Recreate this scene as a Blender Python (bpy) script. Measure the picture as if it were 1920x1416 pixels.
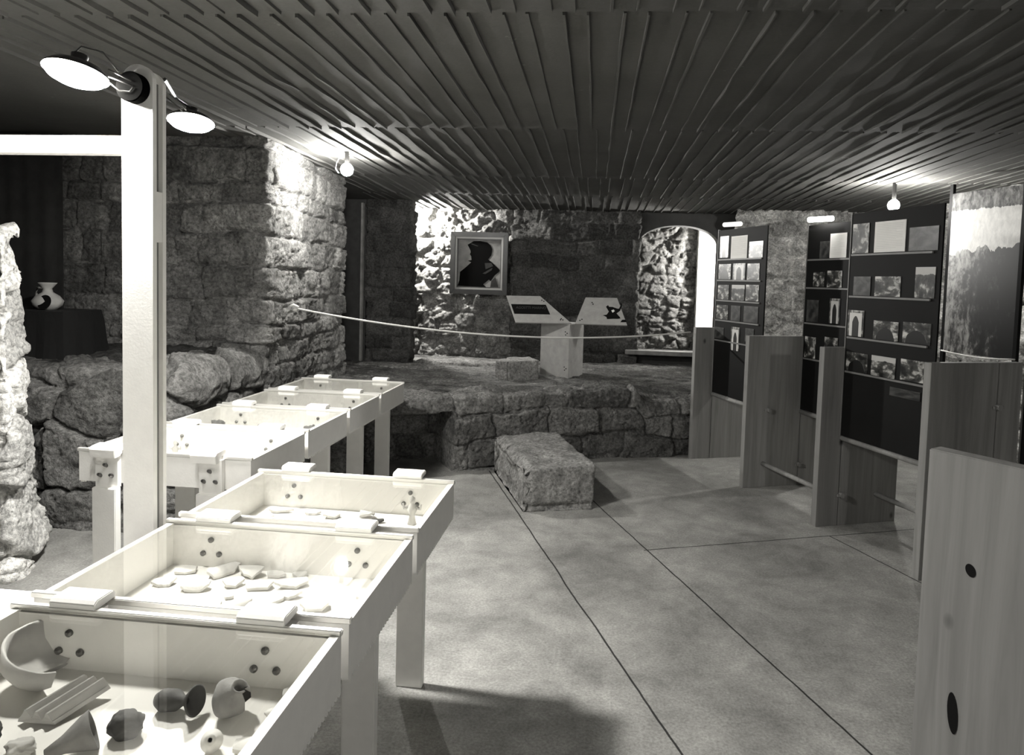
import bpy, bmesh, math, random
import numpy as np
from mathutils import Vector, Matrix, noise as mnoise
random.seed(7)
scn = bpy.context.scene
COL = scn.collection
for o in list(bpy.data.objects): bpy.data.objects.remove(o)

# ------------------------------------------------------------------ camera, world, exposure
cam_d = bpy.data.cameras.new('camera'); cam = bpy.data.objects.new('camera', cam_d); COL.objects.link(cam)
cam_d.sensor_width = 36.0; cam_d.sensor_fit = 'HORIZONTAL'; cam_d.lens = 24.0
cam_d.shift_x = -36.74/1920; cam_d.shift_y = -110.64/1920
cam_d.clip_start = 0.05; cam_d.clip_end = 60
r_ = Vector((0.993905, 0.10632, 0.029119)); u_ = Vector((-0.034908, 0.053005, 0.997984)); f_ = Vector((-0.104562, 0.992918, -0.056394))
cam.matrix_world = Matrix(((r_.x, u_.x, -f_.x, 0), (r_.y, u_.y, -f_.y, 0), (r_.z, u_.z, -f_.z, 1.6), (0, 0, 0, 1)))
scn.camera = cam
w = bpy.data.worlds.new('world'); scn.world = w; w.use_nodes = True
w.node_tree.nodes['Background'].inputs[0].default_value = (1, 1, 0.98, 1)
w.node_tree.nodes['Background'].inputs[1].default_value = 0.02
vs = scn.view_settings
vs.view_transform = 'Standard'; vs.look = 'None'; vs.exposure = 0.0; vs.gamma = 1.0; vs.use_curve_mapping = False
LAMP_DISC = 1650.0      # emission of the two reflector lamps on the post
GLOBE = 1300.0          # bulb under the ceiling by the lit stone corner
NICHE = 4500.0          # bulb hidden behind the dark pier
ARCH = 2200.0          # bulb in the passage
RIGHT = 1000.0          # bulb behind the stands
REAR = 430.0           # unseen reflector lamp behind the viewer, lights the stand fronts
WARM = (1.0, 0.985, 0.945)

# ------------------------------------------------------------------ material helpers
def new_mat(name):
    m = bpy.data.materials.new(name); m.use_nodes = True
    nt = m.node_tree; b = nt.nodes['Principled BSDF']
    return m, nt, b
def tint(v, a=1.0): return (v*1.0, v*0.985, v*0.945, 1)
def N(nt, t, **kw):
    n = nt.nodes.new(t)
    for k, v in kw.items(): setattr(n, k, v)
    return n
def mathn(nt, op, a, b=None, c=None, clamp=False):
    n = nt.nodes.new('ShaderNodeMath'); n.operation = op; n.use_clamp = clamp
    for i, v in enumerate((a, b, c)):
        if v is None: continue
        if isinstance(v, (int, float)): n.inputs[i].default_value = v
        else: nt.links.new(v, n.inputs[i])
    return n.outputs[0]
def ramp(nt, fac, stops):
    r = nt.nodes.new('ShaderNodeValToRGB'); e = r.color_ramp.elements
    e[0].position, e[0].color = stops[0][0], stops[0][1]
    e[1].position, e[1].color = stops[-1][0], stops[-1][1]
    for p, c in stops[1:-1]:
        q = e.new(p); q.color = c
    nt.links.new(fac, r.inputs[0]); return r.outputs[0]
def noise_node(nt, vec, scale, detail=6, rough=0.6, dist=0.0):
    n = nt.nodes.new('ShaderNodeTexNoise'); n.inputs['Scale'].default_value = scale
    n.inputs['Detail'].default_value = detail; n.inputs['Roughness'].default_value = rough
    n.inputs['Distortion'].default_value = dist
    if vec is not None: nt.links.new(vec, n.inputs['Vector'])
    return n.outputs['Fac']
def bump(nt, b, h, strength, dist):
    bn = nt.nodes.new('ShaderNodeBump'); bn.inputs['Strength'].default_value = strength
    bn.inputs['Distance'].default_value = dist
    nt.links.new(h, bn.inputs['Height']); nt.links.new(bn.outputs[0], b.inputs['Normal'])
def coords(nt, kind='Object', scale=(1, 1, 1), rnd=False):
    tc = nt.nodes.new('ShaderNodeTexCoord'); mp = nt.nodes.new('ShaderNodeMapping')
    mp.inputs['Scale'].default_value = scale
    nt.links.new(tc.outputs[kind], mp.inputs[0])
    if rnd:
        oi = nt.nodes.new('ShaderNodeObjectInfo'); cx = nt.nodes.new('ShaderNodeCombineXYZ')
        k = mathn(nt, 'MULTIPLY', oi.outputs['Random'], 37.0)
        nt.links.new(k, cx.inputs[0]); nt.links.new(k, cx.inputs[1]); nt.links.new(k, cx.inputs[2])
        nt.links.new(cx.outputs[0], mp.inputs['Location'])
    return mp.outputs[0]
def plain(name, v, rough=0.6, metal=0.0, bmp=0.0, bscale=60, var=0.0, spec=0.5):
    m, nt, b = new_mat(name)
    b.inputs['Roughness'].default_value = rough; b.inputs['Metallic'].default_value = metal
    b.inputs['Specular IOR Level'].default_value = spec
    c = coords(nt, 'Object', rnd=True)
    n = noise_node(nt, c, bscale/6, 5)
    lo, hi = max(v*(1-var), 0), v*(1+var)
    nt.links.new(ramp(nt, n, [(0.3, tint(lo)), (0.7, tint(hi))]), b.inputs['Base Color'])
    if bmp: bump(nt, b, noise_node(nt, c, bscale, 4), bmp, 0.004)
    return m
def stone_mat(name, base=0.3, contrast=0.35, rough=0.92, bstr=0.7, fine=45):
    m, nt, b = new_mat(name)
    b.inputs['Roughness'].default_value = rough; b.inputs['Specular IOR Level'].default_value = 0.15
    at = nt.nodes.new('ShaderNodeAttribute'); at.attribute_name = 'tone'
    c = coords(nt, 'Object')
    n1 = noise_node(nt, c, 7, 8, 0.65, 0.4); n2 = noise_node(nt, c, fine, 8, 0.7)
    a = mathn(nt, 'MAXIMUM', mathn(nt, 'MULTIPLY_ADD', n1, contrast*6, 1-contrast*3), 0.15)
    a2 = mathn(nt, 'MAXIMUM', mathn(nt, 'MULTIPLY_ADD', n2, 3.6, -0.8), 0.2)
    v = mathn(nt, 'MULTIPLY', mathn(nt, 'MULTIPLY', a, a2), at.outputs['Fac'])
    v = mathn(nt, 'MULTIPLY', v, base)
    cx = nt.nodes.new('ShaderNodeCombineColor')
    nt.links.new(v, cx.inputs[0]); nt.links.new(mathn(nt, 'MULTIPLY', v, 0.985), cx.inputs[1]); nt.links.new(mathn(nt, 'MULTIPLY', v, 0.945), cx.inputs[2])
    nt.links.new(cx.outputs[0], b.inputs['Base Color'])
    h = mathn(nt, 'ADD', mathn(nt, 'MULTIPLY', noise_node(nt, c, 18, 8, 0.7), 1.0), mathn(nt, 'MULTIPLY', n2, 0.5))
    bump(nt, b, h, bstr, 0.06)
    return m
def pine_mat(name, base=0.42):
    m, nt, b = new_mat(name); b.inputs['Roughness'].default_value = 0.6; b.inputs['Specular IOR Level'].default_value = 0.25
    c = coords(nt, 'Object', (26, 26, 1.3), rnd=True)
    g = noise_node(nt, c, 1.0, 6, 0.6, 0.6)
    c2 = coords(nt, 'Object', (3.0, 3.0, 0.25), rnd=True); pl = noise_node(nt, c2, 1.0, 1, 0.4)
    c3 = coords(nt, 'Object', (1, 1, 0.62), rnd=True)
    vo = nt.nodes.new('ShaderNodeTexVoronoi'); vo.inputs['Scale'].default_value = 4.2; nt.links.new(c3, vo.inputs['Vector'])
    knot = ramp(nt, vo.outputs['Distance'], [(0.035, (0.12, 0.12, 0.12, 1)), (0.09, (1, 1, 1, 1))])
    v = mathn(nt, 'MULTIPLY_ADD', g, 1.0, 0.5); v = mathn(nt, 'MULTIPLY', v, mathn(nt, 'MULTIPLY_ADD', pl, 0.9, 0.55))
    v = mathn(nt, 'MULTIPLY', mathn(nt, 'MULTIPLY', v, knot), base)
    cx = nt.nodes.new('ShaderNodeCombineColor')
    nt.links.new(v, cx.inputs[0]); nt.links.new(mathn(nt, 'MULTIPLY', v, 0.985), cx.inputs[1]); nt.links.new(mathn(nt, 'MULTIPLY', v, 0.945), cx.inputs[2])
    nt.links.new(cx.outputs[0], b.inputs['Base Color']); bump(nt, b, g, 0.15, 0.004)
    return m
def emis(name, s, col=WARM):
    m = bpy.data.materials.new(name); m.use_nodes = True; nt = m.node_tree; nt.nodes.clear()
    e = nt.nodes.new('ShaderNodeEmission'); e.inputs[0].default_value = (*col, 1); e.inputs[1].default_value = s
    o = nt.nodes.new('ShaderNodeOutputMaterial'); nt.links.new(e.outputs[0], o.inputs[0]); return m
def glass_mat():
    m = bpy.data.materials.new('thin_glass'); m.use_nodes = True; nt = m.node_tree; nt.nodes.clear()
    t = nt.nodes.new('ShaderNodeBsdfTransparent'); t.inputs[0].default_value = (0.97, 0.97, 0.96, 1)
    g = nt.nodes.new('ShaderNodeBsdfGlossy'); g.inputs['Roughness'].default_value = 0.015
    lw = nt.nodes.new('ShaderNodeLayerWeight'); lw.inputs['Blend'].default_value = 0.5
    f = mathn(nt, 'MULTIPLY_ADD', mathn(nt, 'POWER', lw.outputs['Facing'], 4.0), 0.7, 0.035, clamp=True)
    mx = nt.nodes.new('ShaderNodeMixShader'); nt.links.new(f, mx.inputs[0]); nt.links.new(t.outputs[0], mx.inputs[1]); nt.links.new(g.outputs[0], mx.inputs[2])
    o = nt.nodes.new('ShaderNodeOutputMaterial'); nt.links.new(mx.outputs[0], o.inputs[0]); return m

M = dict(
    white=plain('white_painted_wood', 0.84, 0.55, bmp=0.12, bscale=120, var=0.03),
    offwhite=plain('pale_case_lining', 0.82, 0.8, var=0.02),
    alu=plain('aluminium', 0.75, 0.38, 0.7),
    black=plain('black_metal', 0.012, 0.4),
    cloth=plain('black_cloth', 0.006, 0.95, bmp=0.2),
    curtain=plain('dark_curtain', 0.035, 0.95, bmp=0.2, var=0.2),
    board=plain('black_display_board', 0.007, 0.6, var=0.1, spec=0.12),
    strip=plain('dark_metal_strip', 0.16, 0.5, var=0.1),
    paper=plain('printed_paper', 0.85, 0.8, var=0.04),
    chip=plain('speckled_board', 0.36, 0.8, bmp=0.25, bscale=90, var=0.12),
    ink=plain('black_ink', 0.005, 0.8, spec=0.15),
    letter=plain('grey_letters', 0.05, 0.6),
    rope=plain('pale_rope', 0.7, 0.8, bmp=0.4, bscale=400),
    pot=plain('pale_pottery', 0.5, 0.75, bmp=0.2, bscale=90, var=0.12),
    shard=plain('bleached_potsherd', 0.55, 0.8, bmp=0.15, bscale=110, var=0.08),
    clay=plain('dark_clay', 0.05, 0.8, bmp=0.35, bscale=70, var=0.35),
    midclay=plain('weathered_clay', 0.17, 0.85, bmp=0.4, bscale=70, var=0.35),
    bolt=plain('steel_bolt', 0.16, 0.35, 0.7),
    frame=plain('dark_moulded_frame', 0.02, 0.35, var=0.2, spec=0.3),
    gilt=plain('pale_frame_fillet', 0.2, 0.4, 0.3),
    canvas=plain('grey_canvas', 0.17, 0.8, bmp=0.1, var=0.25),
    paint_dark=plain('dark_paint', 0.003, 1.0, spec=0.05),
    paint_mid=plain('mid_paint', 0.03, 0.9, var=0.3, spec=0.1),
    plaster=plain('white_plaster', 0.8, 0.9, bmp=0.2, bscale=20, var=0.03),
    darkplaster=plain('dark_plaster', 0.05, 0.9, bmp=0.5, bscale=12, var=0.4),
    wood_dark=plain('dark_wood', 0.035, 0.6, var=0.3),
    glass=glass_mat(), pine=pine_mat('pine_boards', 0.25),
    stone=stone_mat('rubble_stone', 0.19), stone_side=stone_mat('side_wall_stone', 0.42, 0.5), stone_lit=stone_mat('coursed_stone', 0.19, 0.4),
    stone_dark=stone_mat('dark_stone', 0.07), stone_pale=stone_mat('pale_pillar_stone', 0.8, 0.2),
    rock=stone_mat('rock_ledge', 0.10, 0.5), block=stone_mat('cut_stone', 0.24, 0.35, bstr=0.45),
)

# floor: cement with saw-cut joints
def floor_mat():
    m, nt, b = new_mat('trowelled_cement'); b.inputs['Roughness'].default_value = 0.72; b.inputs['Specular IOR Level'].default_value = 0.3
    c = coords(nt, 'Object')
    n1 = noise_node(nt, c, 1.5, 8, 0.62, 0.6); n2 = noise_node(nt, c, 90, 4, 0.7); n3 = noise_node(nt, c, 6, 8, 0.75, 0.4)
    v = mathn(nt, 'MULTIPLY_ADD', n1, 1.9, 0.05); v = mathn(nt, 'MULTIPLY', v, mathn(nt, 'MULTIPLY_ADD', n2, 1.5, 0.25))
    v = mathn(nt, 'MULTIPLY', v, mathn(nt, 'MULTIPLY_ADD', n3, 1.3, 0.35)); v = mathn(nt, 'MULTIPLY', v, 0.275)
    sx = nt.nodes.new('ShaderNodeSeparateXYZ'); nt.links.new(c, sx.inputs[0]); X, Y = sx.outputs[0], sx.outputs[1]
    wob = mathn(nt, 'MULTIPLY_ADD', noise_node(nt, c, 2.5, 3), 0.02, -0.01)
    def line(ax, ay, bx, by, t0=-99, t1=99):
        L = math.hypot(bx-ax, by-ay); dx, dy = (bx-ax)/L, (by-ay)/L
        px = mathn(nt, 'SUBTRACT', X, ax); py = mathn(nt, 'SUBTRACT', Y, ay)
        d = mathn(nt, 'SUBTRACT', mathn(nt, 'MULTIPLY', px, dy), mathn(nt, 'MULTIPLY', py, dx))
        d = mathn(nt, 'ABSOLUTE', mathn(nt, 'ADD', d, wob))
        t = mathn(nt, 'ADD', mathn(nt, 'MULTIPLY', px, dx), mathn(nt, 'MULTIPLY', py, dy))
        k = mathn(nt, 'LESS_THAN', d, 0.0045)
        k = mathn(nt, 'MULTIPLY', k, mathn(nt, 'GREATER_THAN', t, t0)); return mathn(nt, 'MULTIPLY', k, mathn(nt, 'LESS_THAN', t, t1))
    ls = [line(-.88, 5.491, .317, 2.284), line(.03, 4.785, .972, 2.381), line(.29, 4.066, 1.505, 4.525, 0, 9), line(1.505, 4.525, 1.82, 3.80, 0, 9)]
    k = ls[0]
    for q in ls[1:]: k = mathn(nt, 'MAXIMUM', k, q)
    v = mathn(nt, 'MULTIPLY', v, mathn(nt, 'MULTIPLY_ADD', k, -0.9, 1.0))
    cx = nt.nodes.new('ShaderNodeCombineColor')
    nt.links.new(v, cx.inputs[0]); nt.links.new(mathn(nt, 'MULTIPLY', v, 0.985), cx.inputs[1]); nt.links.new(mathn(nt, 'MULTIPLY', v, 0.93), cx.inputs[2])
    nt.links.new(cx.outputs[0], b.inputs['Base Color']); bump(nt, b, mathn(nt, 'ADD', n2, n3), 0.12, 0.01)
    return m
def ceil_mat():
    m, nt, b = new_mat('board_marked_concrete'); b.inputs['Roughness'].default_value = 0.85; b.inputs['Specular IOR Level'].default_value = 0.2
    c = coords(nt, 'Object')
    n1 = noise_node(nt, c, 2.2, 8, 0.6, 0.5); n2 = noise_node(nt, c, 60, 4)
    v = mathn(nt, 'MULTIPLY', mathn(nt, 'MULTIPLY_ADD', n1, 0.6, 0.7), mathn(nt, 'MULTIPLY_ADD', n2, 0.3, 0.85))
    # worn flakes of paler skin
    fl = ramp(nt, noise_node(nt, c, 5.5, 9, 0.75), [(0.66, (0, 0, 0, 1)), (0.675, (1, 1, 1, 1))])
    v = mathn(nt, 'ADD', mathn(nt, 'MULTIPLY', v, 0.09), mathn(nt, 'MULTIPLY', fl, 0.07))
    cx = nt.nodes.new('ShaderNodeCombineColor')
    nt.links.new(v, cx.inputs[0]); nt.links.new(mathn(nt, 'MULTIPLY', v, 0.985), cx.inputs[1]); nt.links.new(mathn(nt, 'MULTIPLY', v, 0.93), cx.inputs[2])
    nt.links.new(cx.outputs[0], b.inputs['Base Color']); bump(nt, b, n2, 0.2, 0.004)
    return m
def photo_mat(name, kind, seed):
    m, nt, b = new_mat(name); b.inputs['Roughness'].default_value = 0.35
    tc = nt.nodes.new('ShaderNodeTexCoord'); mp = nt.nodes.new('ShaderNodeMapping'); nt.links.new(tc.outputs['Generated'], mp.inputs[0])
    mp.inputs['Location'].default_value = (seed*3.1, 0, seed*1.7)
    sx = nt.nodes.new('ShaderNodeSeparateXYZ'); nt.links.new(tc.outputs['Generated'], sx.inputs[0])
    n = noise_node(nt, mp.outputs[0], 2.6, 8, 0.6, 0.3)
    base = ramp(nt, n, [(0.40, (0.004, 0.004, 0.004, 1)), (0.52, (0.06, 0.06, 0.055, 1)), (0.66, (0.6, 0.59, 0.56, 1))])
    x = mathn(nt, 'SUBTRACT', sx.outputs[0], 0.5); z = sx.outputs[2]
    def mixin(mask, prev, val):
        mx = nt.nodes.new('ShaderNodeMix'); mx.data_type = 'RGBA'; nt.links.new(mask, mx.inputs[0])
        nt.links.new(prev, mx.inputs[6]); mx.inputs[7].default_value = tint(val); return mx.outputs[2]
    wx = mathn(nt, 'ADD', x, mathn(nt, 'MULTIPLY_ADD', n, 0.16, -0.08))
    if kind == 'arch':
        d = mathn(nt, 'SQRT', mathn(nt, 'ADD', mathn(nt, 'MULTIPLY', mathn(nt, 'MULTIPLY', wx, wx), 5.0), mathn(nt, 'POWER', mathn(nt, 'MULTIPLY', z, 1.35), 2.0)))
        out = mixin(mathn(nt, 'LESS_THAN', d, 0.85), base, 0.006)
    elif kind == 'niche':
        a = mathn(nt, 'LESS_THAN', mathn(nt, 'ABSOLUTE', x), 0.38); c2 = mathn(nt, 'LESS_THAN', z, 0.9)
        pale = mixin(mathn(nt, 'MULTIPLY', a, c2), base, 0.62)
        a = mathn(nt, 'LESS_THAN', mathn(nt, 'ABSOLUTE', x), 0.2); c2 = mathn(nt, 'LESS_THAN', mathn(nt, 'ADD', z, mathn(nt, 'MULTIPLY', mathn(nt, 'MULTIPLY', x, x), 6)), 0.78)
        out = mixin(mathn(nt, 'MULTIPLY', a, c2), pale, 0.02)
    elif kind == 'land':
        out = mixin(mathn(nt, 'GREATER_THAN', mathn(nt, 'ADD', z, mathn(nt, 'MULTIPLY', n, 0.3)), 0.9), base, 0.45)
    elif kind == 'dim':
        out = ramp(nt, n, [(0.4, (0.012, 0.012, 0.012, 1)), (0.7, (0.09, 0.09, 0.085, 1))])
    else: out = base
    nt.links.new(out, b.inputs['Base Color']); return m
PH = [photo_mat('photo_%s' % k, k, i) for i, k in enumerate(('niche', 'arch', 'land', 'plain', 'dim', 'arch', 'plain', 'land'))]
PHK = ['niche', 'arch', 'land', 'plain', 'dim', 'arch', 'plain', 'land']
def mural_mat():
    m, nt, b = new_mat('mural_photograph'); b.inputs['Roughness'].default_value = 0.3
    tc = nt.nodes.new('ShaderNodeTexCoord'); sx = nt.nodes.new('ShaderNodeSeparateXYZ'); nt.links.new(tc.outputs['Generated'], sx.inputs[0])
    x, z = sx.outputs[0], sx.outputs[2]
    n = noise_node(nt, tc.outputs['Generated'], 4.5, 9, 0.68, 0.8); n2 = noise_node(nt, tc.outputs['Generated'], 13, 8, 0.7, 0.3)
    sky_refl = ramp(nt, n2, [(0.3, tint(0.5)), (0.7, tint(0.85))])  # bright upper part: sky with the ceiling's reflection painted in
    dk = mathn(nt, 'ADD', mathn(nt, 'MULTIPLY', x, -0.34), mathn(nt, 'MULTIPLY_ADD', n, 0.7, mathn(nt, 'MULTIPLY', n2, 0.6)))
    land = ramp(nt, dk, [(0.44, tint(0.004)), (0.54, tint(0.03)), (0.68, tint(0.4))])
    lim = mathn(nt, 'ADD', mathn(nt, 'MULTIPLY_ADD', n, 0.22, 0.5), mathn(nt, 'MULTIPLY', x, 0.05))
    mk = mathn(nt, 'GREATER_THAN', z, lim)
    mx = nt.nodes.new('ShaderNodeMix'); mx.data_type = 'RGBA'; nt.links.new(mk, mx.inputs[0]); nt.links.new(land, mx.inputs[6]); nt.links.new(sky_refl, mx.inputs[7])
    mk2 = mathn(nt, 'GREATER_THAN', z, mathn(nt, 'MULTIPLY_ADD', n2, 0.06, 0.86))
    mx2 = nt.nodes.new('ShaderNodeMix'); mx2.data_type = 'RGBA'; nt.links.new(mk2, mx2.inputs[0]); nt.links.new(mx.outputs[2], mx2.inputs[6])
    top = ramp(nt, n2, [(0.42, tint(0.02)), (0.62, tint(0.3))]); nt.links.new(top, mx2.inputs[7])  # streaked top band, ceiling reflection painted into the sheet
    nt.links.new(mx2.outputs[2], b.inputs['Base Color']); return m

# ------------------------------------------------------------------ object helpers
class MB:
    """collects simple solids and links them as one mesh object"""
    def __init__(s): s.v = []; s.f = []
    def add(s, vs, fs):
        o = len(s.v); s.v += [tuple(p) for p in vs]; s.f += [tuple(i+o for i in f) for f in fs]; return s
    def box(s, x0, x1, y0, y1, z0, z1):
        return s.add([(x0, y0, z0), (x1, y0, z0), (x1, y1, z0), (x0, y1, z0), (x0, y0, z1), (x1, y0, z1), (x1, y1, z1), (x0, y1, z1)],
                     [(0, 3, 2, 1), (4, 5, 6, 7), (0, 1, 5, 4), (1, 2, 6, 5), (2, 3, 7, 6), (3, 0, 4, 7)])
    def prism(s, pts, axis, a, b):
        """pts: 2D outline; axis: the extruded axis"""
        def P(p, h): return (h, p[0], p[1]) if axis == 'x' else (p[0], h, p[1]) if axis == 'y' else (p[0], p[1], h)
        n = len(pts); vs = [P(p, a) for p in pts]+[P(p, b) for p in pts]
        fs = [tuple(range(n)), tuple(range(2*n-1, n-1, -1))]+[(i, i+n, (i+1) % n+n, (i+1) % n) for i in range(n)]
        return s.add(vs, fs)
    def tube(s, pts, r, seg=10, cap=True):
        pts = [Vector(p) for p in pts]; rs = r if isinstance(r, (list, tuple)) else [r]*len(pts)
        up = Vector((0, 0, 1)); vs = []; fs = []
        for i, p in enumerate(pts):
            d = (pts[min(i+1, len(pts)-1)]-pts[max(i-1, 0)]).normalized()
            a = d.cross(up); a = d.cross(Vector((1, 0, 0))) if a.length < 1e-3 else a
            a.normalize(); b = d.cross(a)
            for k in range(seg):
                t = 2*math.pi*k/seg; vs.append(p+(a*math.cos(t)+b*math.sin(t))*rs[i])
        for i in range(len(pts)-1):
            for k in range(seg):
                fs.append((i*seg+k, i*seg+(k+1) % seg, (i+1)*seg+(k+1) % seg, (i+1)*seg+k))
        if cap: fs += [tuple(range(seg-1, -1, -1)), tuple(range((len(pts)-1)*seg, len(pts)*seg))]
        return s.add(vs, fs)
    def lathe(s, prof, seg=28, mat=None, a0=0, a1=2*math.pi, jag=0, seed=0):
        full = abs(a1-a0-2*math.pi) < 1e-6; n = seg if full else seg+1; vs = []; fs = []
        for j, (r, z) in enumerate(prof):
            for k in range(n):
                t = a0+(a1-a0)*k/seg; p = Vector((r*math.cos(t), r*math.sin(t), z))
                if jag: p += Vector((mnoise.noise(p*30+Vector((seed,)*3)), mnoise.noise(p*30+Vector((seed+9,)*3)), mnoise.noise(p*30+Vector((seed+5,)*3))))*jag
                vs.append(mat @ p if mat else p)
        for j in range(len(prof)-1):
            for k in range(seg if full else seg):
                k2 = (k+1) % n if full else k+1
                fs.append((j*n+k, j*n+k2, (j+1)*n+k2, (j+1)*n+k))
        return s.add(vs, fs)
    def build(s, name, mat, parent=None, smooth=False, bevel=0.0):
        me = bpy.data.meshes.new(name); me.from_pydata(s.v, [], s.f)
        bm = bmesh.new(); bm.from_mesh(me); bmesh.ops.recalc_face_normals(bm, faces=bm.faces)
        if bevel: bmesh.ops.bevel(bm, geom=[e for e in bm.edges if len(e.link_faces) == 2 and e.calc_face_angle(0) > 0.6], offset=bevel, segments=2, affect='EDGES', clamp_overlap=True)
        bm.to_mesh(me); bm.free()
        if smooth: me.polygons.foreach_set('use_smooth', [True]*len(me.polygons))
        me.materials.append(mat); o = bpy.data.objects.new(name, me); COL.objects.link(o)
        if parent: o.parent = parent
        return o
def thing(name, label, cat, loc=(0, 0, 0), rz=0.0, group=None):
    o = bpy.data.objects.new(name, None); COL.objects.link(o); o.location = loc; o.rotation_euler = (0, 0, rz)
    o.empty_display_size = 0.1; return tag(o, label, cat, group)
def tag(o, label, cat, group=None):
    o['label'] = label; o['category'] = cat
    if group: o['group'] = group
    return o
def struct(o): o['kind'] = 'structure'; return o
def dup_tree(root):
    c = root.copy(); COL.objects.link(c)
    def rec(src, dst):
        for ch in [q for q in bpy.data.objects if q.parent == src]:
            d = ch.copy(); COL.objects.link(d); d.parent = dst; rec(ch, d)
    rec(root, c); return c

# ------------------------------------------------------------------ stone surfaces (real relief)
def hash2(ix, iy, seed):
    h = (ix.astype(np.int64)*374761393+iy.astype(np.int64)*668265263+seed*2147483647) & 0xffffffff
    h = ((h ^ (h >> 13))*1274126177) & 0xffffffff; h = (h ^ (h >> 16)) & 0xffffffff
    return h/4294967295.0
def vnoise(x, y, seed):
    ix, iy = np.floor(x), np.floor(y); fx, fy = x-ix, y-iy; fx = fx*fx*(3-2*fx); fy = fy*fy*(3-2*fy)
    a, b, c, d = hash2(ix, iy, seed), hash2(ix+1, iy, seed), hash2(ix, iy+1, seed), hash2(ix+1, iy+1, seed)
    return (a*(1-fx)+b*fx)*(1-fy)+(c*(1-fx)+d*fx)*fy
def fbm(x, y, seed, octv=4, g=0.5):
    s = 0; a = 1; t = 0
    for i in range(octv): s = s+a*vnoise(x*2**i, y*2**i, seed+i*17); t += a; a *= g
    return s/t
def smooth(t): t = np.clip(t, 0, 1); return t*t*(3-2*t)
def coursed(S, V, seed, row=(0.12, 0.24), wid=(0.18, 0.5), warp=0.05):
    rng = np.random.RandomState(seed)
    S2 = S+warp*(fbm(S*4, V*4, seed+1)-0.5)*2; V2 = V+warp*(fbm(S*2.2, V*5, seed+2)-0.5)*2
    e = [V2.min()-0.3]
    while e[-1] < V2.max()+0.3: e.append(e[-1]+rng.uniform(*row))
    e = np.array(e); ri = np.clip(np.searchsorted(e, V2)-1, 0, len(e)-2)
    d = np.minimum(V2-e[ri], e[ri+1]-V2); idx = np.zeros_like(S); cs = np.zeros_like(S); cv = (V2-(e[ri]+e[ri+1])/2)
    for r in range(len(e)-1):
        q = ri == r
        if not q.any(): continue
        b = [S2.min()-rng.uniform(0.1, 0.6)]
        while b[-1] < S2.max()+0.3: b.append(b[-1]+rng.uniform(*wid))
        b = np.array(b); ci = np.clip(np.searchsorted(b, S2[q])-1, 0, len(b)-2)
        d[q] = np.minimum(d[q], np.minimum(S2[q]-b[ci], b[ci+1]-S2[q])); idx[q] = ci+r*1000; cs[q] = S2[q]-(b[ci]+b[ci+1])/2
    return d, idx, cs, cv
def rubble(S, V, seed, cell=(0.28, 0.2)):
    w = 0.05
    S2 = (S+w*(fbm(S*5, V*5, seed+1)-0.5)*2)/cell[0]; V2 = (V+w*(fbm(S*5, V*5, seed+2)-0.5)*2)/cell[1]
    ix, iy = np.floor(S2), np.floor(V2); F1 = np.full(S.shape, 9.0); F2 = F1.copy(); idx = np.zeros_like(S); cs = np.zeros_like(S); cv = np.zeros_like(S)
    for dx in (-1, 0, 1, 2, -2):
        for dy in (-1, 0, 1, 2, -2):
            jx, jy = ix+dx, iy+dy
            px = jx+0.1+0.8*hash2(jx, jy, seed+5); py = jy+0.1+0.8*hash2(jx, jy, seed+9)
            D = np.hypot(S2-px, V2-py); cl = D < F1
            F2 = np.where(cl, F1, np.minimum(F2, D)); F1 = np.where(cl, D, F1)
            idx = np.where(cl, jx*1000+jy, idx); cs = np.where(cl, (S2-px)*cell[0], cs); cv = np.where(cl, (V2-py)*cell[1], cv)
    return (F2-F1)*0.5*min(cell), idx, cs, cv
def relief(S, V, seed, mode, depth, rnd=0.05, pit=1.0, **kw):
    d, idx, cs, cv = coursed(S, V, seed, **kw) if mode == 'coursed' else rubble(S, V, seed, **kw)
    h = smooth(d/rnd)**0.5*depth
    r1 = hash2(idx, idx*0+1, seed); r2 = hash2(idx, idx*0+2, seed); r3 = hash2(idx, idx*0+3, seed); r4 = hash2(idx, idx*0+4, seed)
    m = smooth(d/(rnd*0.5))
    h += m*((r1-0.5)*depth*1.1+cs*(r2-0.5)*0.25+cv*(r3-0.5)*0.3)
    h += (fbm(S*7, V*7, seed+31, 6, 0.55+0.12*pit)-0.5)*depth*1.6*(0.45+0.55*pit)
    rg = 1-2*np.abs(fbm(S*6+3*fbm(S*3, V*3, seed+5), V*8, seed+51, 5, 0.62)-0.5)
    h -= smooth((rg-0.86)/0.14)*depth*0.55*pit
    mort = fbm(S*30, V*30, seed+77, 3)
    tone = np.where(d < rnd*0.22, 0.95+0.3*mort, 0.62+0.65*r4)
    return h, tone
def grid_mesh(name, P, tone, mat, parent=None, smooth_sh=True):
    nv, ns = P.shape[:2]
    me = bpy.data.meshes.new(name); i = np.arange(nv*ns).reshape(nv, ns)
    q = np.stack([i[:-1, :-1], i[:-1, 1:], i[1:, 1:], i[1:, :-1]], -1).reshape(-1, 4)
    me.vertices.add(nv*ns); me.vertices.foreach_set('co', P.reshape(-1).astype(np.float32))
    me.loops.add(q.size); me.loops.foreach_set('vertex_index', q.reshape(-1).astype(np.int32))
    me.polygons.add(len(q)); me.polygons.foreach_set('loop_start', np.arange(0, q.size, 4, dtype=np.int32)); me.polygons.foreach_set('loop_total', np.full(len(q), 4, dtype=np.int32))
    me.polygons.foreach_set('use_smooth', [smooth_sh]*len(q))
    me.update(); me.validate()
    a = me.attributes.new('tone', 'FLOAT', 'POINT'); a.data.foreach_set('value', tone.reshape(-1).astype(np.float32))
    me.materials.append(mat); o = bpy.data.objects.new(name, me); COL.objects.link(o)
    if parent: o.parent = parent
    return o
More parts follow.
